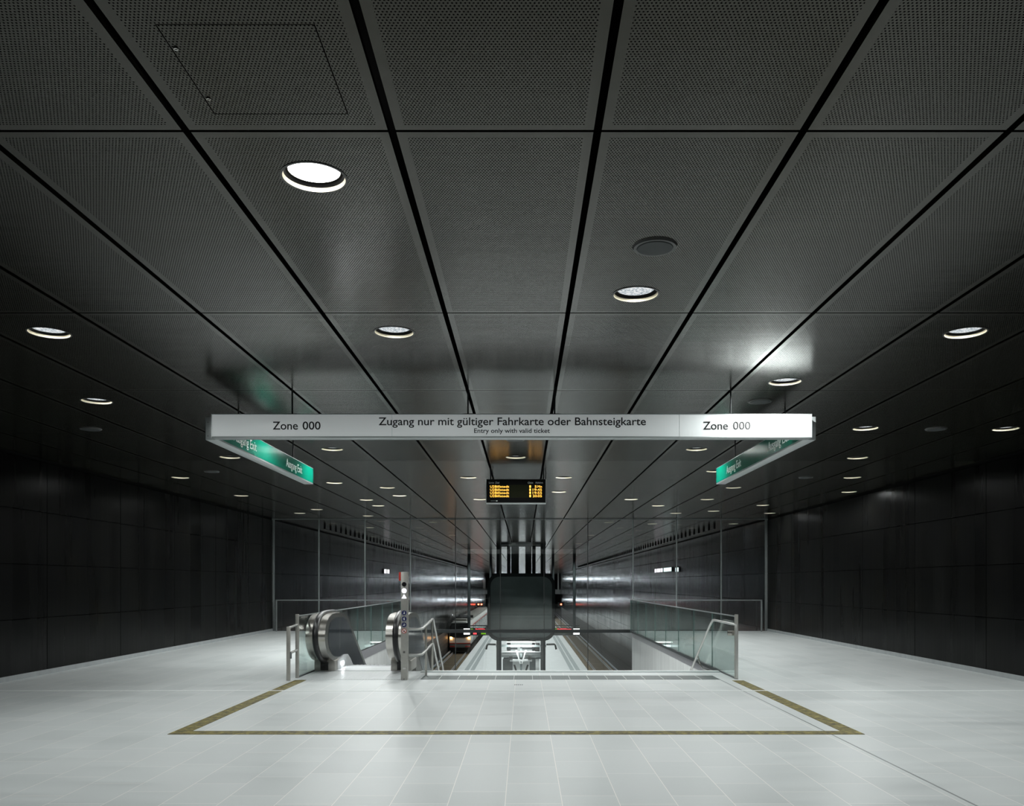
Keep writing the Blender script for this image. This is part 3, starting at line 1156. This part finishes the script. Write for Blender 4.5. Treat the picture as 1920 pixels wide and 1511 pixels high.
# ------------------------------------------------------------------ indicator post beside the escalator
PDp = 14.07
px0, px1 = X_at(751.5, PDp), X_at(764.0, PDp)
ptop = Z_at(1072, PDp)
pc = (px0 + px1) / 2
r = empty('indicator_post', (pc, PDp + .07, 0), 'square stainless indicator post with round lamps and blue pictograms, between escalator and handrail', 'post')
A = At(r)
A.part(MB().bbox(px0, px1, PDp, PDp + .14, 0, ptop, .006), 'post_body', M['satin'])
A.part(MB().bbox(px0 - .034, px0 + .001, PDp + .01, PDp + .12, Z_at(1088.5, PDp), ptop - .005, .004), 'red_box', M['red'])
zz = lambda y: Z_at(y, PDp)
for y, m, nm in ((1095.5, 'black', 'dark_lamp'), (1107.5, 'sig_white', 'lit_round_lamp')):
    A.part(MB().cyl((pc, PDp - .006, zz(y)), .038, .012, axis='y', n=28), nm, M[m])
tz = zz(1118.5)
A.part(MB().prism([(pc - .038, tz - .028), (pc + .038, tz - .028), (pc, tz + .036)], PDp - .006, PDp + .004, 'y'), 'lit_triangle', M['sig_white'])


def picto(y, kind):
    z = zz(y)
    c = A.part(MB().cyl((pc, PDp - .004, z), .040, .008, axis='y', n=28), 'pictogram', M['blue'] if kind != 'no' else M['red'])
    g = MB()
    if kind == 'no':
        A.part(MB().cyl((pc, PDp - .006, z), .031, .004, axis='y', n=28), 'white_disc', M['white'], c)
        g.bbox(pc - .012, pc + .012, PDp - .008, PDp - .004, z - .016, z + .012, .001)
        A.part(g, 'figure', M['textblack'], c)
        g = MB()
        s = .026
        g.prism([(pc - s, z + s - .006), (pc - s + .006, z + s), (pc + s, z - s + .006), (pc + s - .006, z - s)], PDp - .010, PDp - .006, 'y')
        A.part(g, 'red_bar', M['red'], c)
        return
    g.cyl((pc + .002, PDp - .007, z + .018), .006, .004, axis='y', n=10)
    if kind == 'a':
        g.prism([(pc - .016, z - .018), (pc - .006, z - .018), (pc + .012, z + .008), (pc + .002, z + .012)], PDp - .007, PDp - .003, 'y')
        g.prism([(pc + .004, z - .02), (pc + .012, z - .02), (pc + .012, z + .006), (pc + .004, z + .006)], PDp - .007, PDp - .003, 'y')
    elif kind == 'b':
        g.prism([(pc - .006, z - .022), (pc + .010, z - .022), (pc + .010, z + .010), (pc - .006, z + .010)], PDp - .007, PDp - .003, 'y')
        g.prism([(pc - .022, z - .006), (pc - .006, z + .002), (pc - .006, z + .009), (pc - .024, z)], PDp - .007, PDp - .003, 'y')
    else:
        g.prism([(pc - .024, z - .014), (pc + .020, z - .004), (pc + .022, z + .006), (pc - .022, z - .006)], PDp - .007, PDp - .003, 'y')
        g.prism([(pc - .004, z - .020), (pc + .006, z - .018), (pc + .004, z + .012), (pc - .006, z + .010)], PDp - .007, PDp - .003, 'y')
    A.part(g, 'figure', M['textwhite'], c)


picto(1149.0, 'a')
picto(1160.2, 'b')
picto(1171.4, 'c')
picto(1183.0, 'no')
g = MB()
zc = zz(1222.5)
for k in range(4):
    a = PI * k / 4
    dx, dz = .026 * math.cos(a), .026 * math.sin(a)
    nx, nz = -.0025 * math.sin(a), .0025 * math.cos(a)
    g.prism([(pc - dx - nx, zc - dz - nz), (pc + dx - nx, zc + dz - nz), (pc + dx + nx, zc + dz + nz), (pc - dx + nx, zc - dz + nz)], PDp - .002, PDp + .002, 'y')
A.part(g, 'star_mark', M['textblack'])
A.part(MB().box(pc - .026, pc + .026, PDp - .002, PDp + .002, zz(1254.5), zz(1251.5)), 'small_plate', M['chrome'])
A.part(MB().box(pc - .003, pc + .003, PDp - .002, PDp + .002, zz(1274.5), zz(1272)), 'keyhole', M['black'])

# ------------------------------------------------------------------ handrail between escalator and stairs


def pt(x, y, d):
    return (X_at(x, d), d, Z_at(y, d))


r = empty('stair_railing', (-1.75, 15.3, 0), 'double tubular stainless railing turning down the stairs beside the indicator post', 'railing')
A = At(r)
zt1, zt2 = .90, .40
R = .021
xs = -1.72
top = [(px1 - .01, 14.2, .86), (-1.80, 14.22, .86), (-1.74, 14.30, .86), (-1.72, 15.72, .95), (xs, 15.95, .93), (xs, 25.0, .93 - 9.05 * T30)]
A.part(MB().tube([(px1 - .01, 14.2, .83), (-1.77, 14.2, .83), (-1.70, 14.28, .835), (-1.66, 15.55, .94)], R, 12, up=(0, 0, 1)), 'top_rail', M['tube'])
A.part(MB().tube([(px1 - .01, 14.2, .40), (-1.77, 14.2, .40), (-1.70, 14.28, .405), (-1.66, 15.55, .50)], R, 12, up=(0, 0, 1)), 'mid_rail', M['tube'])
A.part(MB().tube([(-1.66, 15.5, .935), (-1.66, 15.62, .94), (-1.65, 24.5, .90 - 8.9 * T30)], R, 12), 'sloping_rail', M['tube'])
A.part(MB().tube([(-1.66, 15.5, .50), (-1.66, 15.62, .49), (-1.65, 24.5, .44 - 8.9 * T30)], R, 12), 'sloping_rail', M['tube'])
for (x, y, za, zb_) in ((-1.69, 14.75, 0, .87), (-1.66, 15.48, 0, .935)):
    A.part(MB().cyl((x, y, za), .020, zb_ - za, n=14), 'post', M['steel'])
for k in range(1, 5):
    y = 15.6 + 1.8 * k
    A.part(MB().cyl((-1.655, y, -(y - VN) * .575 - .1), .018, 1.0, n=12), 'post', M['steel'])

# ------------------------------------------------------------------ right glass balustrade along the opening


def glass_balustrade(name, X, y0, y1, nx, label, post_y):
    r = empty(name, (X, (y0 + y1) / 2, 0), label, 'balustrade', 'glass balustrades beside the stair opening')
    A = At(r)
    L = (y1 - y0) / nx
    for k in range(nx):
        a, c = y0 + L * k + .006, y0 + L * (k + 1) - .006
        p = A.part(MB().box(X - .009, X + .009, a, c, .0, 1.035), 'glass_pane', M['glass'])
        A.part(MB().box(X - .0095, X + .0095, c + .003, c + .009, .0, 1.035), 'pane_edge', M['gedge'], p)
    A.part(MB().box(X - .011, X + .011, y0, y1, 1.033, 1.052), 'top_rail', M['postgrey'])
    A.part(MB().box(X - .016, X + .016, y0, y1, -.03, .02), 'base_channel', M['darkpost'])
    A.part(MB().cyl((X, post_y + .03, 0), .031, 1.075, n=20), 'end_post', M['satin'])
    return r


glass_balustrade('glass_balustrade', VR - .075, 14.30, 28.3, 8, 'tall clear glass balustrade on the right side of the stair opening', 14.2)
glass_balustrade('glass_balustrade', VL - .02, 14.42, 28.3, 8, 'tall clear glass balustrade on the left side, behind the escalator', 14.36)

# handrail on the right of the stairs, fixed to the end post
r = empty('stair_handrail', (3.45, 15.0, 0), 'stainless handrail tube on the right glass balustrade, bending down the stairs', 'handrail')
A = At(r)
hx = 3.44
# in the photo the rail runs level away from the post then turns down with the stairs
A.part(MB().tube([(VR - .075, 14.20, .02), (VR - .082, 14.19, .84), (VR - .085, 14.20, .90), (VR - .12, 14.28, .915), (3.45, 15.35, .93), (3.44, 15.5, .93), (3.43, 15.7, .83), (3.38, 24.5, .83 - 8.8 * T30)], R, 12), 'rail', M['tube'])
A.part(MB().tube([(3.42, 16.75, .16), (3.43, 16.6, .02), (3.47, 16.5, -.06), (3.55, 16.5, -.08), (VR - .02, 16.5, -.08)], .012, 10), 'bracket', M['chrome'])
A.part(MB().bbox(VR - .20, VR - .075, 14.30, 14.34, .72, .80, .004), 'clamp_plate', M['steel'])

# short barrier at the left front
r = empty('barrier_rail', (-3.88, 14.2, 0), 'short two-rail stainless barrier standing at the left front of the escalator', 'railing')
A = At(r)
bxl = X_at(541, 14.0)
A.part(MB().bbox(bxl - .028, bxl + .028, 13.97, 14.02, 0, Z_at(1175, 14.0), .004), 'post', M['satin'])
A.part(MB().bbox(bxl + .028, bxl + .05, 13.98, 14.02, .36, .47, .003), 'switch_box', M['postgrey'])
for z in (.865, .44):
    A.part(MB().tube([(bxl, 14.0, z), (VL - .02, 14.37, z + .03)], .02, 12, up=(0, 0, 1)), 'rail', M['tube'])

# ------------------------------------------------------------------ glass partition at the end of the hall
r = empty('glass_partition', (0, YG, 0), 'full-height clear glass partition with slim grey posts between the hall and the platform', 'glass partition')
A = At(r)
xs_p = [X_at(v, YG) for v in (598, 684.5, 769.5, 854, 938, 1020, 1102, 1187, 1268.5, 1352)]
xe0, xe1 = X_at(512, YG), X_at(1437, YG)
allx = [xe0] + xs_p + [xe1]
for i in range(len(allx) - 1):
    low = -2.55 if (VL - .2 < allx[i] < VR - .1) else 0.0
    A.part(MB().box(allx[i] + .008, allx[i + 1] - .008, YG - .008, YG + .008, low, CEIL - .02), 'glass_pane', M['screen'])
for i, x in enumerate(allx):
    inner = VL + .1 < x < VR - .1
    end = i in (0, len(allx) - 1)
    wdt = .045 if end else (.010 if inner else .014)
    low = -2.55 if inner else 0.0
    A.part(MB().box(x - wdt, x + wdt, YG - .04, YG + .04, low, CEIL), 'post', M['darkpost'] if inner else M['postgrey'])
A.part(MB().box(xe0, xe1, YG - .03, YG + .03, CEIL - .035, CEIL - .005), 'head_rail', M['postgrey'])
A.part(MB().box(VL, VR, YG - .05, YG + .05, -.06, .05), 'transom', M['darkpost'])
# guard rails before it, one each side of the opening
for nm, xa, xb, lab in (('guard_rail', X_at(517, 28.2), VL - .05, 'slim grey guard rail before the glass partition, left of the opening'),
                        ('guard_rail', VR + .02, X_at(1429, 28.2), 'slim grey guard rail before the glass partition, right of the opening')):
    r = empty(nm, ((xa + xb) / 2, 28.2, 0), lab, 'railing', 'guard rails before the glass partition')
    A = At(r)
    zr = Z_at(1125, 28.2)
    A.part(MB().box(xa, xb, 28.18, 28.22, zr - .02, zr + .015), 'rail', M['postgrey'])
    for x in ((xa + .02) if xa < 0 else (xb - .02),):
        A.part(MB().box(x - .022, x + .022, 28.18, 28.22, 0, zr), 'post', M['postgrey'])
    A.part(MB().box((xb if xa < 0 else xa) - .014, (xb if xa < 0 else xa) + .014, 28.18, 28.22, 0, zr), 'post', M['postgrey'])

# ------------------------------------------------------------------ platform, tracks
PL, PR = -5.08, 4.86
b = MB()
b.box(PL, PR, 14.0, YE, ZP - .25, ZP)
b.box(PL + .35, PR - .35, 14.0, YE, ZT - .2, ZP - .25)
structure(b.build('platform', M['platform']))
for k, (xa, xb, m) in enumerate(((3.52, 3.84, 'tactile'), (3.95, 4.28, 'strip'), (-4.05, -3.73, 'tactile'), (-4.5, -4.17, 'strip'))):
    structure(MB().box(xa, xb, 28.6, YF, ZP, ZP + .006).build('trim_%d' % (5 + k), M['tactile']))
b = MB()
b.box(XL, PL + .35, 14.0, YE, ZT - .3, ZT)
structure(b.build('track_bed_left', M['ballast']))
b = MB()
b.box(PR - .35, XR, 14.0, YE, ZT - .3, ZT)
structure(b.build('track_bed_right', M['ballast']))
for c, side in ((-7.10, 'left'), (7.03, 'right')):
    for dx, nm in ((-.72, 'left'), (.72, 'right')):
        t = MB()
        x = c + dx
        t.box(x - .035, x + .035, 20, YE - 1, ZT + .12, ZT + .17)
        t.box(x - .012, x + .012, 20, YE - 1, ZT + .03, ZT + .12)
        t.box(x - .07, x + .07, 20, YE - 1, ZT + .013, ZT + .03)
        near = (nm == 'right') == (side == 'left')
        tag(t.build('track_rail', M['rail']), 'worn steel running rail of the %s track, %s' % (side, 'nearer the platform' if near else 'nearer the tunnel wall'), 'rail', 'running rails')
    s = -1 if side == 'left' else 1
    x = c + s * 1.04
    r = empty('conductor_rail', (x, 100, ZT), 'grey covered conductor rail along the %s track beside the tunnel wall' % side, 'rail', 'conductor rails')
    MB().bbox(-.07, .07, -80, YE - 101, .16, .30, .01).build('rail_cover', M['thirdrail'], r)
    for k in range(40):
        MB().box(-.03, .05, -79 + 3.2 * k, -78.9 + 3.2 * k, 0, .17).build('bracket', M['postgrey'], r)
    t = MB()
    k = 0
    y = 30.0
    while y < 150:
        t.box(c - .88, c + .88, y, y + .22, ZT - .02, ZT + .012)
        y += .75
    tag(t.build('sleepers', M['lowwall']), 'dark sleepers under the rails of the %s track' % side, 'sleepers', kind='stuff')

# ------------------------------------------------------------------ far gallery at the other end
b = MB()
b.box(XL, XR, YF, YE, -.85, 0)
structure(b.build('floor_far_gallery', M['platform']))
b = MB()
b.bbox(7.55, 7.85, YF + .1, YF + .4, 0, CEIL, .02)
structure(b.build('pillar_far_gallery', M['white']))
for (xa, xb, za, zb_, lab) in ((-6.4, 5.8, 2.45, 2.58, 'added white strip lamp over the far gallery, itself unseen, makes a bright band on the walls'),
                              (-6.4, 5.8, -2.15, -2.04, 'added white strip lamp under the far gallery floor, itself unseen, makes the lower bright band')):
    r = empty('added_strip_lamp', ((xa + xb) / 2, YF - .6, za), lab, 'lamp', 'added strip lamps at the far gallery')  # put in behind the lift to make bright bands on the tunnel walls
    A = At(r)
    A.part(MB().bbox(xa - .02, xb + .02, YF - .62, YF - .40, za - .02, zb_ + .02, .01), 'added_lamp_case', M['signedge'])
    A.part(MB().box(xa, xb, YF - .66, YF - .62, za, zb_), 'added_diffuser', M['added_farlamp'])
    for x in (xa + .5, (xa + xb) / 2, xb - .5):
        if za > 0:
            A.part(MB().cyl((x, YF - .5, zb_), .02, CEIL - zb_, n=8), 'hanger_rod', M['darkpost'])
        else:
            A.part(MB().box(x - .03, x + .03, YF - .5, YF + .1, zb_ - .02, zb_ + 1.15), 'bracket', M['darkpost'])

# signals at the tunnel end
for (px_, py_, d, lab) in ((899.5, 1133, 150.0, 'pair of red signal lights far down the left track'), (1052.0, 1133, 150.0, 'single red signal light far down the right track')):
    x, z = X_at(px_, d), Z_at(py_, d)
    r = empty('track_signal', (x, d, ZT), lab, 'signal', 'track signals')
    A = At(r)
    A.part(MB().cyl((x, d + .1, ZT), .06, z - ZT + .4, n=10), 'mast', M['darkpost'])
    A.part(MB().bbox(x - .55, x + .55, d, d + .2, z - .35, z + .35, .03), 'signal_head', M['black'])
    for dx in ((-.22, .3) if px_ < CX else (0,)):
        A.part(MB().cyl((x + dx, d - .03, z), .14, .05, axis='y', n=16), 'lens', M['tail'])

# ------------------------------------------------------------------ train on the left track
TD = 94.0
tc = -7.02
hw = 1.24
zf = ZT + .17
r = empty('train', (tc, TD, zf), 'white and red underground train with lit headlights standing at the left platform', 'train')
A = At(r)
TL = 54.0
zr0 = zf + .95
prof = [(-hw, .95), (-hw, 2.3), (-hw + .05, 2.9), (-hw + .22, 3.22), (-hw + .55, 3.38), (hw - .55, 3.38), (hw - .22, 3.22), (hw - .05, 2.9), (hw, 2.3), (hw, .95)]
A.part(MB().prism([(tc + x, zf + z) for x, z in prof], TD + .35, TD + TL, 'y'), 'car_body', M['traincol'])
nose_b = MB()
n = len(prof)
v0 = [(tc + x, TD + .35, zf + z) for x, z in prof]
v1 = [(tc + x * .94, TD + (.0 if z < 1.6 else .25 * (z - 1.4) / 2), zf + (z if z < 3 else z - .06)) for x, z in prof]
nose_b.add(v0 + v1, [[i, (i + 1) % n, n + (i + 1) % n, n + i] for i in range(n)] + [list(range(n, 2 * n))])
A.part(nose_b, 'cab_front', M['traincol'])
ws = MB()
ws.prism([(tc - 1.12, zf + 1.75), (tc - .55, zf + 1.62), (tc + .55, zf + 1.62), (tc + 1.12, zf + 1.75), (tc + 1.14, zf + 2.8), (tc + .95, zf + 3.2), (tc - .95, zf + 3.2), (tc - 1.14, zf + 2.8)], TD - .03, TD + .3, 'y')
wo = A.part(ws, 'windscreen', M['traindark'])
for x in (-.98, .98):
    A.part(MB().cyl((tc + x, TD - .05, zf + 1.58), .10, .1, axis='y', n=20), 'headlight', M['headlight'])
A.part(MB().box(tc - hw + .06, tc + hw - .06, TD - .03, TD + .1, zf + .93, zf + 1.03), 'red_stripe', M['trainred'])
A.part(MB().bbox(tc - 1.15, tc + 1.15, TD + .0, TD + .4, zf + .52, zf + .93, .05), 'bumper', M['postgrey'])
for x in (-.85, .85):
    A.part(MB().box(tc + x - .28, tc + x + .28, TD - .02, TD + .05, zf + .58, zf + .72), 'red_reflector', M['trainred'])
A.part(MB().box(tc - 1.1, tc + 1.1, TD + .3, TD + TL, zf + .01, zf + .95), 'undercarriage', M['trainunder'])
A.part(MB().box(tc - .9, tc + .9, TD + .6, TD + TL, zf + 3.37, zf + 3.42), 'roof', M['trainroof'])
A.part(MB().bbox(tc - .7, tc + .6, TD + 1.2, TD + 3.4, zf + 3.41, zf + 3.62, .03), 'roof_unit', M['trainroof'])
for yy in (4.4, 9.4):
    A.part(MB().box(tc - .9, tc + .9, TD + yy, TD + yy + .1, zf + 3.42, zf + 3.75), 'roof_bracket', M['black'])
for k in range(16):
    y = TD + 2.2 + 4.6 * k
    if y + 3 > TD + TL:
        break
    A.part(MB().box(tc + hw - .01, tc + hw + .012, y, y + 1.5, zf + 1.75, zf + 2.65), 'side_window', M['traindark'])
    A.part(MB().box(tc + hw - .01, tc + hw + .014, y + 1.9, y + 3.3, zf + 1.0, zf + 2.75), 'door', M['postgrey'])
A.part(MB().box(tc + hw - .01, tc + hw + .016, TD + .5, TD + TL, zf + 2.82, zf + 2.92), 'side_stripe', M['trainred'])

# ------------------------------------------------------------------ lift
LD = 45.0
lx0, lx1 = X_at(913.5, LD), X_at(1041, LD)
lz0, lz1 = Z_at(1201.5, LD), Z_at(1075, LD)
lc = (lx0 + lx1) / 2
r = empty('lift', (lc, LD + 1.5, ZP), 'dark glass lift cabin with rounded corners in a steel frame shaft at the centre', 'lift')
A = At(r)


def rrect(x0, x1, z0, z1, rr, n=8):
    p = []
    for cx_, cz_, a in ((x1 - rr, z1 - rr, 0), (x0 + rr, z1 - rr, PI / 2), (x0 + rr, z0 + rr, PI), (x1 - rr, z0 + rr, 1.5 * PI)):
        p += [(cx_ + rr * math.cos(a + PI / 2 * i / n), cz_ + rr * math.sin(a + PI / 2 * i / n)) for i in range(n + 1)]
    return p


outer = rrect(lx0, lx1, lz0, lz1, .62)
inner = rrect(lx0 + .17, lx1 - .17, lz0 + .17, lz1 - .17, .50)
fr = MB()
n = len(outer)
o3 = [(x, LD, z) for x, z in outer]
i3 = [(x, LD, z) for x, z in inner]
ob = [(x, LD + 2.6, z) for x, z in outer]
ib = [(x, LD + .12, z) for x, z in inner]
fr.add(o3 + i3, [[k, (k + 1) % n, n + (k + 1) % n, n + k] for k in range(n)])
fr.add(o3 + ob, [[k, (k + 1) % n, n + (k + 1) % n, n + k] for k in range(n)], smooth=True)
fr.add(i3 + ib, [[k, (k + 1) % n, n + (k + 1) % n, n + k] for k in range(n)])
fr.add(ob, [list(range(n))])
A.part(fr, 'cabin_shell', M['liftframe'])
A.part(MB().prism(rrect(lx0 + .165, lx1 - .165, lz0 + .165, lz1 - .165, .50), LD + .04, LD + .07, 'y'), 'cabin_glass', M['liftglass'])
for px_ in (935, 1018.5):
    c = X_at(px_, LD)
    A.part(MB().bbox(c - .13, c + .13, LD + .35, LD + .75, ZP, CEIL, .01), 'shaft_column', M['darkpost'])
    c2 = X_at(954 if px_ < CX else 1001, LD + 2.4)
    A.part(MB().bbox(c2 - .1, c2 + .1, LD + 2.3, LD + 2.6, ZP, CEIL, .01), 'shaft_column', M['darkpost'])
for pa, pb in ((958.5, 973), (985, 996.5)):
    A.part(MB().box(X_at(pa, LD + 2.5), X_at(pb, LD + 2.5), LD + 2.42, LD + 2.48, lz1 - .1, CEIL - .13), 'shaft_panel', M['darkpost'])
cl, cr = X_at(930, LD), X_at(1024, LD)
A.part(MB().box(cl, cr, LD + .4, LD + .6, CEIL - .13, CEIL), 'head_beam', M['darkpost'])
A.part(MB().box(cl, cr, LD + 2.3, LD + 2.5, CEIL - .13, CEIL), 'head_beam', M['darkpost'])
zl = lambda y: Z_at(y, LD + .4)
xl = lambda x: X_at(x, LD + .4)
A.part(MB().box(xl(930), xl(1024), LD + .4, LD + .55, zl(1213), zl(1209)), 'cross_beam', M['strip'])
for xa, xb, ya, yb, m in ((944, 1014, 1235.5, 1233, 'darkpost'), (950, 970, 1218, 1214.5, 'darkpost'), (979, 1002, 1218, 1214.5, 'darkpost'), (940, 1016, 1223, 1221, 'nosing')):
    A.part(MB().box(xl(xa), xl(xb), LD + .5, LD + .6, zl(ya), zl(yb)), 'cross_beam', M[m])
A.part(MB().bbox(xl(939), xl(1016), LD + .9, LD + 1.2, zl(1234), zl(1222), .02), 'counterweight_tray', M['signwhite'])
A.part(MB().bbox(xl(956), xl(997.5), LD + .45, LD + .6, zl(1240.5), zl(1237), .01), 'pedestal_cap', M['white'])
A.part(MB().bbox(xl(961), xl(992.5), LD + .62, LD + .9, zl(1275), zl(1240), .01), 'pedestal', M['white'])
for sgn in (-1, 1):
    c = xl(977)
    v = MB()
    xa, xb = c + sgn * .25, c + sgn * .04
    v.prism([(xa - .045, zl(1218.5)), (xa + .045, zl(1218.5)), (xb + .03, zl(1244)), (xb - .03, zl(1244))], LD + .30, LD + .38, 'y')
    A.part(v, 'strut', M['white'])
    v = MB()
    xa, xb = c + sgn * .36, c + sgn * .22
    v.prism([(xa - .05, zl(1246)), (xa + .05, zl(1246)), (xb + .05, zl(1262)), (xb - .05, zl(1262))], LD + .30, LD + .38, 'y')
    A.part(v, 'strut', M['trim'])
    # dark bent arms each side
    e = xl(929.5) if sgn < 0 else xl(1024.5)
    o2 = xl(915) if sgn < 0 else xl(1039.5)
    z = zl(1208.5)
    A.part(MB().tube([(e, LD + .5, z), (o2, LD + .5, z + .01), (o2 + sgn * .05, LD + .5, z - .04), (o2 + sgn * .1, LD + .5, z - .26)], .05, 8, up=(0, 1, 0)), 'bent_arm', M['trim'])
    xa, xb = (xl(942), xl(961)) if sgn < 0 else (xl(993), xl(1004))
    A.part(MB().box(min(xa, xb), max(xa, xb), LD + 1.3, LD + 1.5, ZP, zl(1238.5)), 'side_board', M['postgrey'])
    m_ = xl(958 if sgn < 0 else 993)
    A.part(MB().bbox(m_ - .09, m_ + .09, LD + .4, LD + .55, zl(1237), zl(1231), .01), 'buffer', M['trim'])
A.part(MB().box(xl(1004.5), xl(1011.5), LD + 1.0, LD + 1.3, ZP, zl(1238)), 'side_board', M['white'])
A.part(MB().bbox(xl(1003), xl(1012), LD + .5, LD + .7, zl(1222), zl(1206), .01), 'control_box', M['trim'])
ll = A.part(MB().bbox(xl(950), xl(1004), LD + .7, LD + .85, zl(1205.5), zl(1203.8), .01), 'added_fill_lamp', M['led_white'])  # lamp and area light added under the cabin to brighten the parts below
ld = bpy.data.lights.new('added_fill_lamp', 'AREA')
ld.shape = 'RECTANGLE'
ld.size, ld.size_y, ld.energy = 1.4, .2, 38
lo = bpy.data.objects.new('added_fill_light', ld)
COL.objects.link(lo)
lo.parent = r
lo.location = (0, LD + .1 - r.location.y, zl(1206) - r.location.z)
lo.rotation_euler = (math.radians(25), 0, 0)
A.part(MB().box(xl(975.3), xl(978.8), LD + .55, LD + .7, ZP, zl(1209)), 'guide_rail', M['strip'])

# ------------------------------------------------------------------ platform displays on poles
PDD = 56.0
for side in (-1, 1):
    if side < 0:
        xa, xb = X_at(869.5, PDD), X_at(934, PDD)
    else:
        xa, xb = X_at(1024, PDD), X_at(1086.5, PDD)
    za, zb_ = Z_at(1191.3, PDD), Z_at(1177.3, PDD)
    r = empty('platform_display', ((xa + xb) / 2, PDD, za), 'hanging platform display with red and green lettering, %s of the lift' % ('left' if side < 0 else 'right'), 'display', 'platform displays')
    A = At(r)
    A.part(MB().bbox(xa, xb, PDD, PDD + .3, za, zb_, .02), 'display_case', M['black'])
    row1, row2 = Z_at(1180.2, PDD), Z_at(1187.6, PDD)
    ex = xa if side < 0 else xb - .40
    for z in (row1, row2):
        A.part(MB().box(ex, ex + .40, PDD - .02, PDD + .01, z - .065, z + .065), 'white_block', M['led_white'])
    segs = ((883, 887, row1, 'led_green'), (891.5, 909.5, row1, 'led_red'), (887.5, 894.5, row2, 'led_red'), (902, 911, row2, 'led_green')) if side < 0 else \
           ((1041, 1044.6, row1, 'led_green'), (1045, 1071.5, row1, 'led_red'), (1041, 1072, row2 + .055, 'led_green'))
    for sa, sb, z, m in segs:
        t = MB()
        hh = .055 if z != row2 + .055 else .012
        X = X_at(sa, PDD)
        X2 = X_at(sb, PDD)
        random.seed(int(sa))
        while X < X2 - .03:
            wd = min(random.choice((.05, .07, .09)), X2 - X)
            t.box(X, X + wd, PDD - .012, PDD + .005, z - hh, z + hh * random.choice((1, 1, .7)))
            X += wd + .012
        A.part(t, 'led_text', M[m])
    for px_ in ((879, 920.0) if side < 0 else (1037, 1077)):
        X = X_at(px_, PDD)
        A.part(MB().cyl((X, PDD + .15, zb_ - .02), .10 if px_ in (879, 1077) else .085, CEIL - zb_ + .02 - .002, n=14), 'pole', M['darkpost'])
    A.part(MB().box(xa + .4, xb, PDD + .1, PDD + .16, zb_ + .12, zb_ + .18), 'cross_bar', M['darkpost'])

# ------------------------------------------------------------------ slotted hangers along the ceiling edges beyond the glass
for side in (-1, 1):
    X = -7.28 if side < 0 else 6.98
    r = empty('ceiling_bracket_rail', (X, 32.0, CEIL), 'long rail of small black brackets under the %s edge of the ceiling beyond the glass' % ('left' if side < 0 else 'right'), 'bracket rail', 'bracket rails')
    t = MB()
    y = 31.2
    while y < 110:
        t.box(X - .035, X + .035, y, y + .05, CEIL - .17, CEIL + .01)
        y += .93
    o = At(r).part(t, 'bracket', M['plenum'])
    o['kind'] = 'stuff'
    At(r).part(MB().box(X - .012, X + .012, 31.2, 110, CEIL - .176, CEIL - .170), 'rail', M['trim'])

# glowing panes put on the tunnel walls for the bright patches there


def wall_panel(side, spans, ya, yb, mat, label):
    Xw = (XL + .022) if side < 0 else (XR - .022)
    ds = [abs(Xw) * F / abs(v - CX) for s in spans for v in s]
    d0, d1 = min(ds), max(ds)
    dm = (d0 + d1) / 2
    za, zb_ = Z_at(yb, dm), Z_at(ya, dm)
    r = empty('glowing_wall_panel', (Xw, dm, za), label, 'sign', 'glowing panels on the tunnel walls')
    A = At(r)
    A.part(MB().box(min(Xw, Xw - side * .07), max(Xw, Xw - side * .07), d0 - .05, d1 + .05, za - .04, zb_ + .04), 'sign_case', M['black'])  # black case around the glowing panes
    for s in spans:
        a = sorted(abs(Xw) * F / abs(v - CX) for v in s)
        A.part(MB().box(min(Xw - side * .06, Xw - side * .078), max(Xw - side * .06, Xw - side * .078), a[0], a[1], za, zb_), 'lit_pane', M[mat])


wall_panel(1, [(1229.8, 1233), (1234, 1240), (1241, 1244.8)], 1066, 1072.8, 'litpanel_pink', 'three-pane pinkish white glowing panel on the right tunnel wall')
wall_panel(1, [(1246.8, 1261.2)], 1064.2, 1071.4, 'litpanel_cyan', 'long bluish white glowing panel on the right tunnel wall')
wall_panel(1, [(1269, 1274.8)], 1064, 1071.6, 'litpanel_cyan', 'small bluish white glowing panel on the right tunnel wall, nearest the hall')
wall_panel(-1, [(718.2, 722.6), (724, 727.8)], 1067.5, 1075, 'litpanel_pink', 'two-pane white glowing panel on the left tunnel wall')
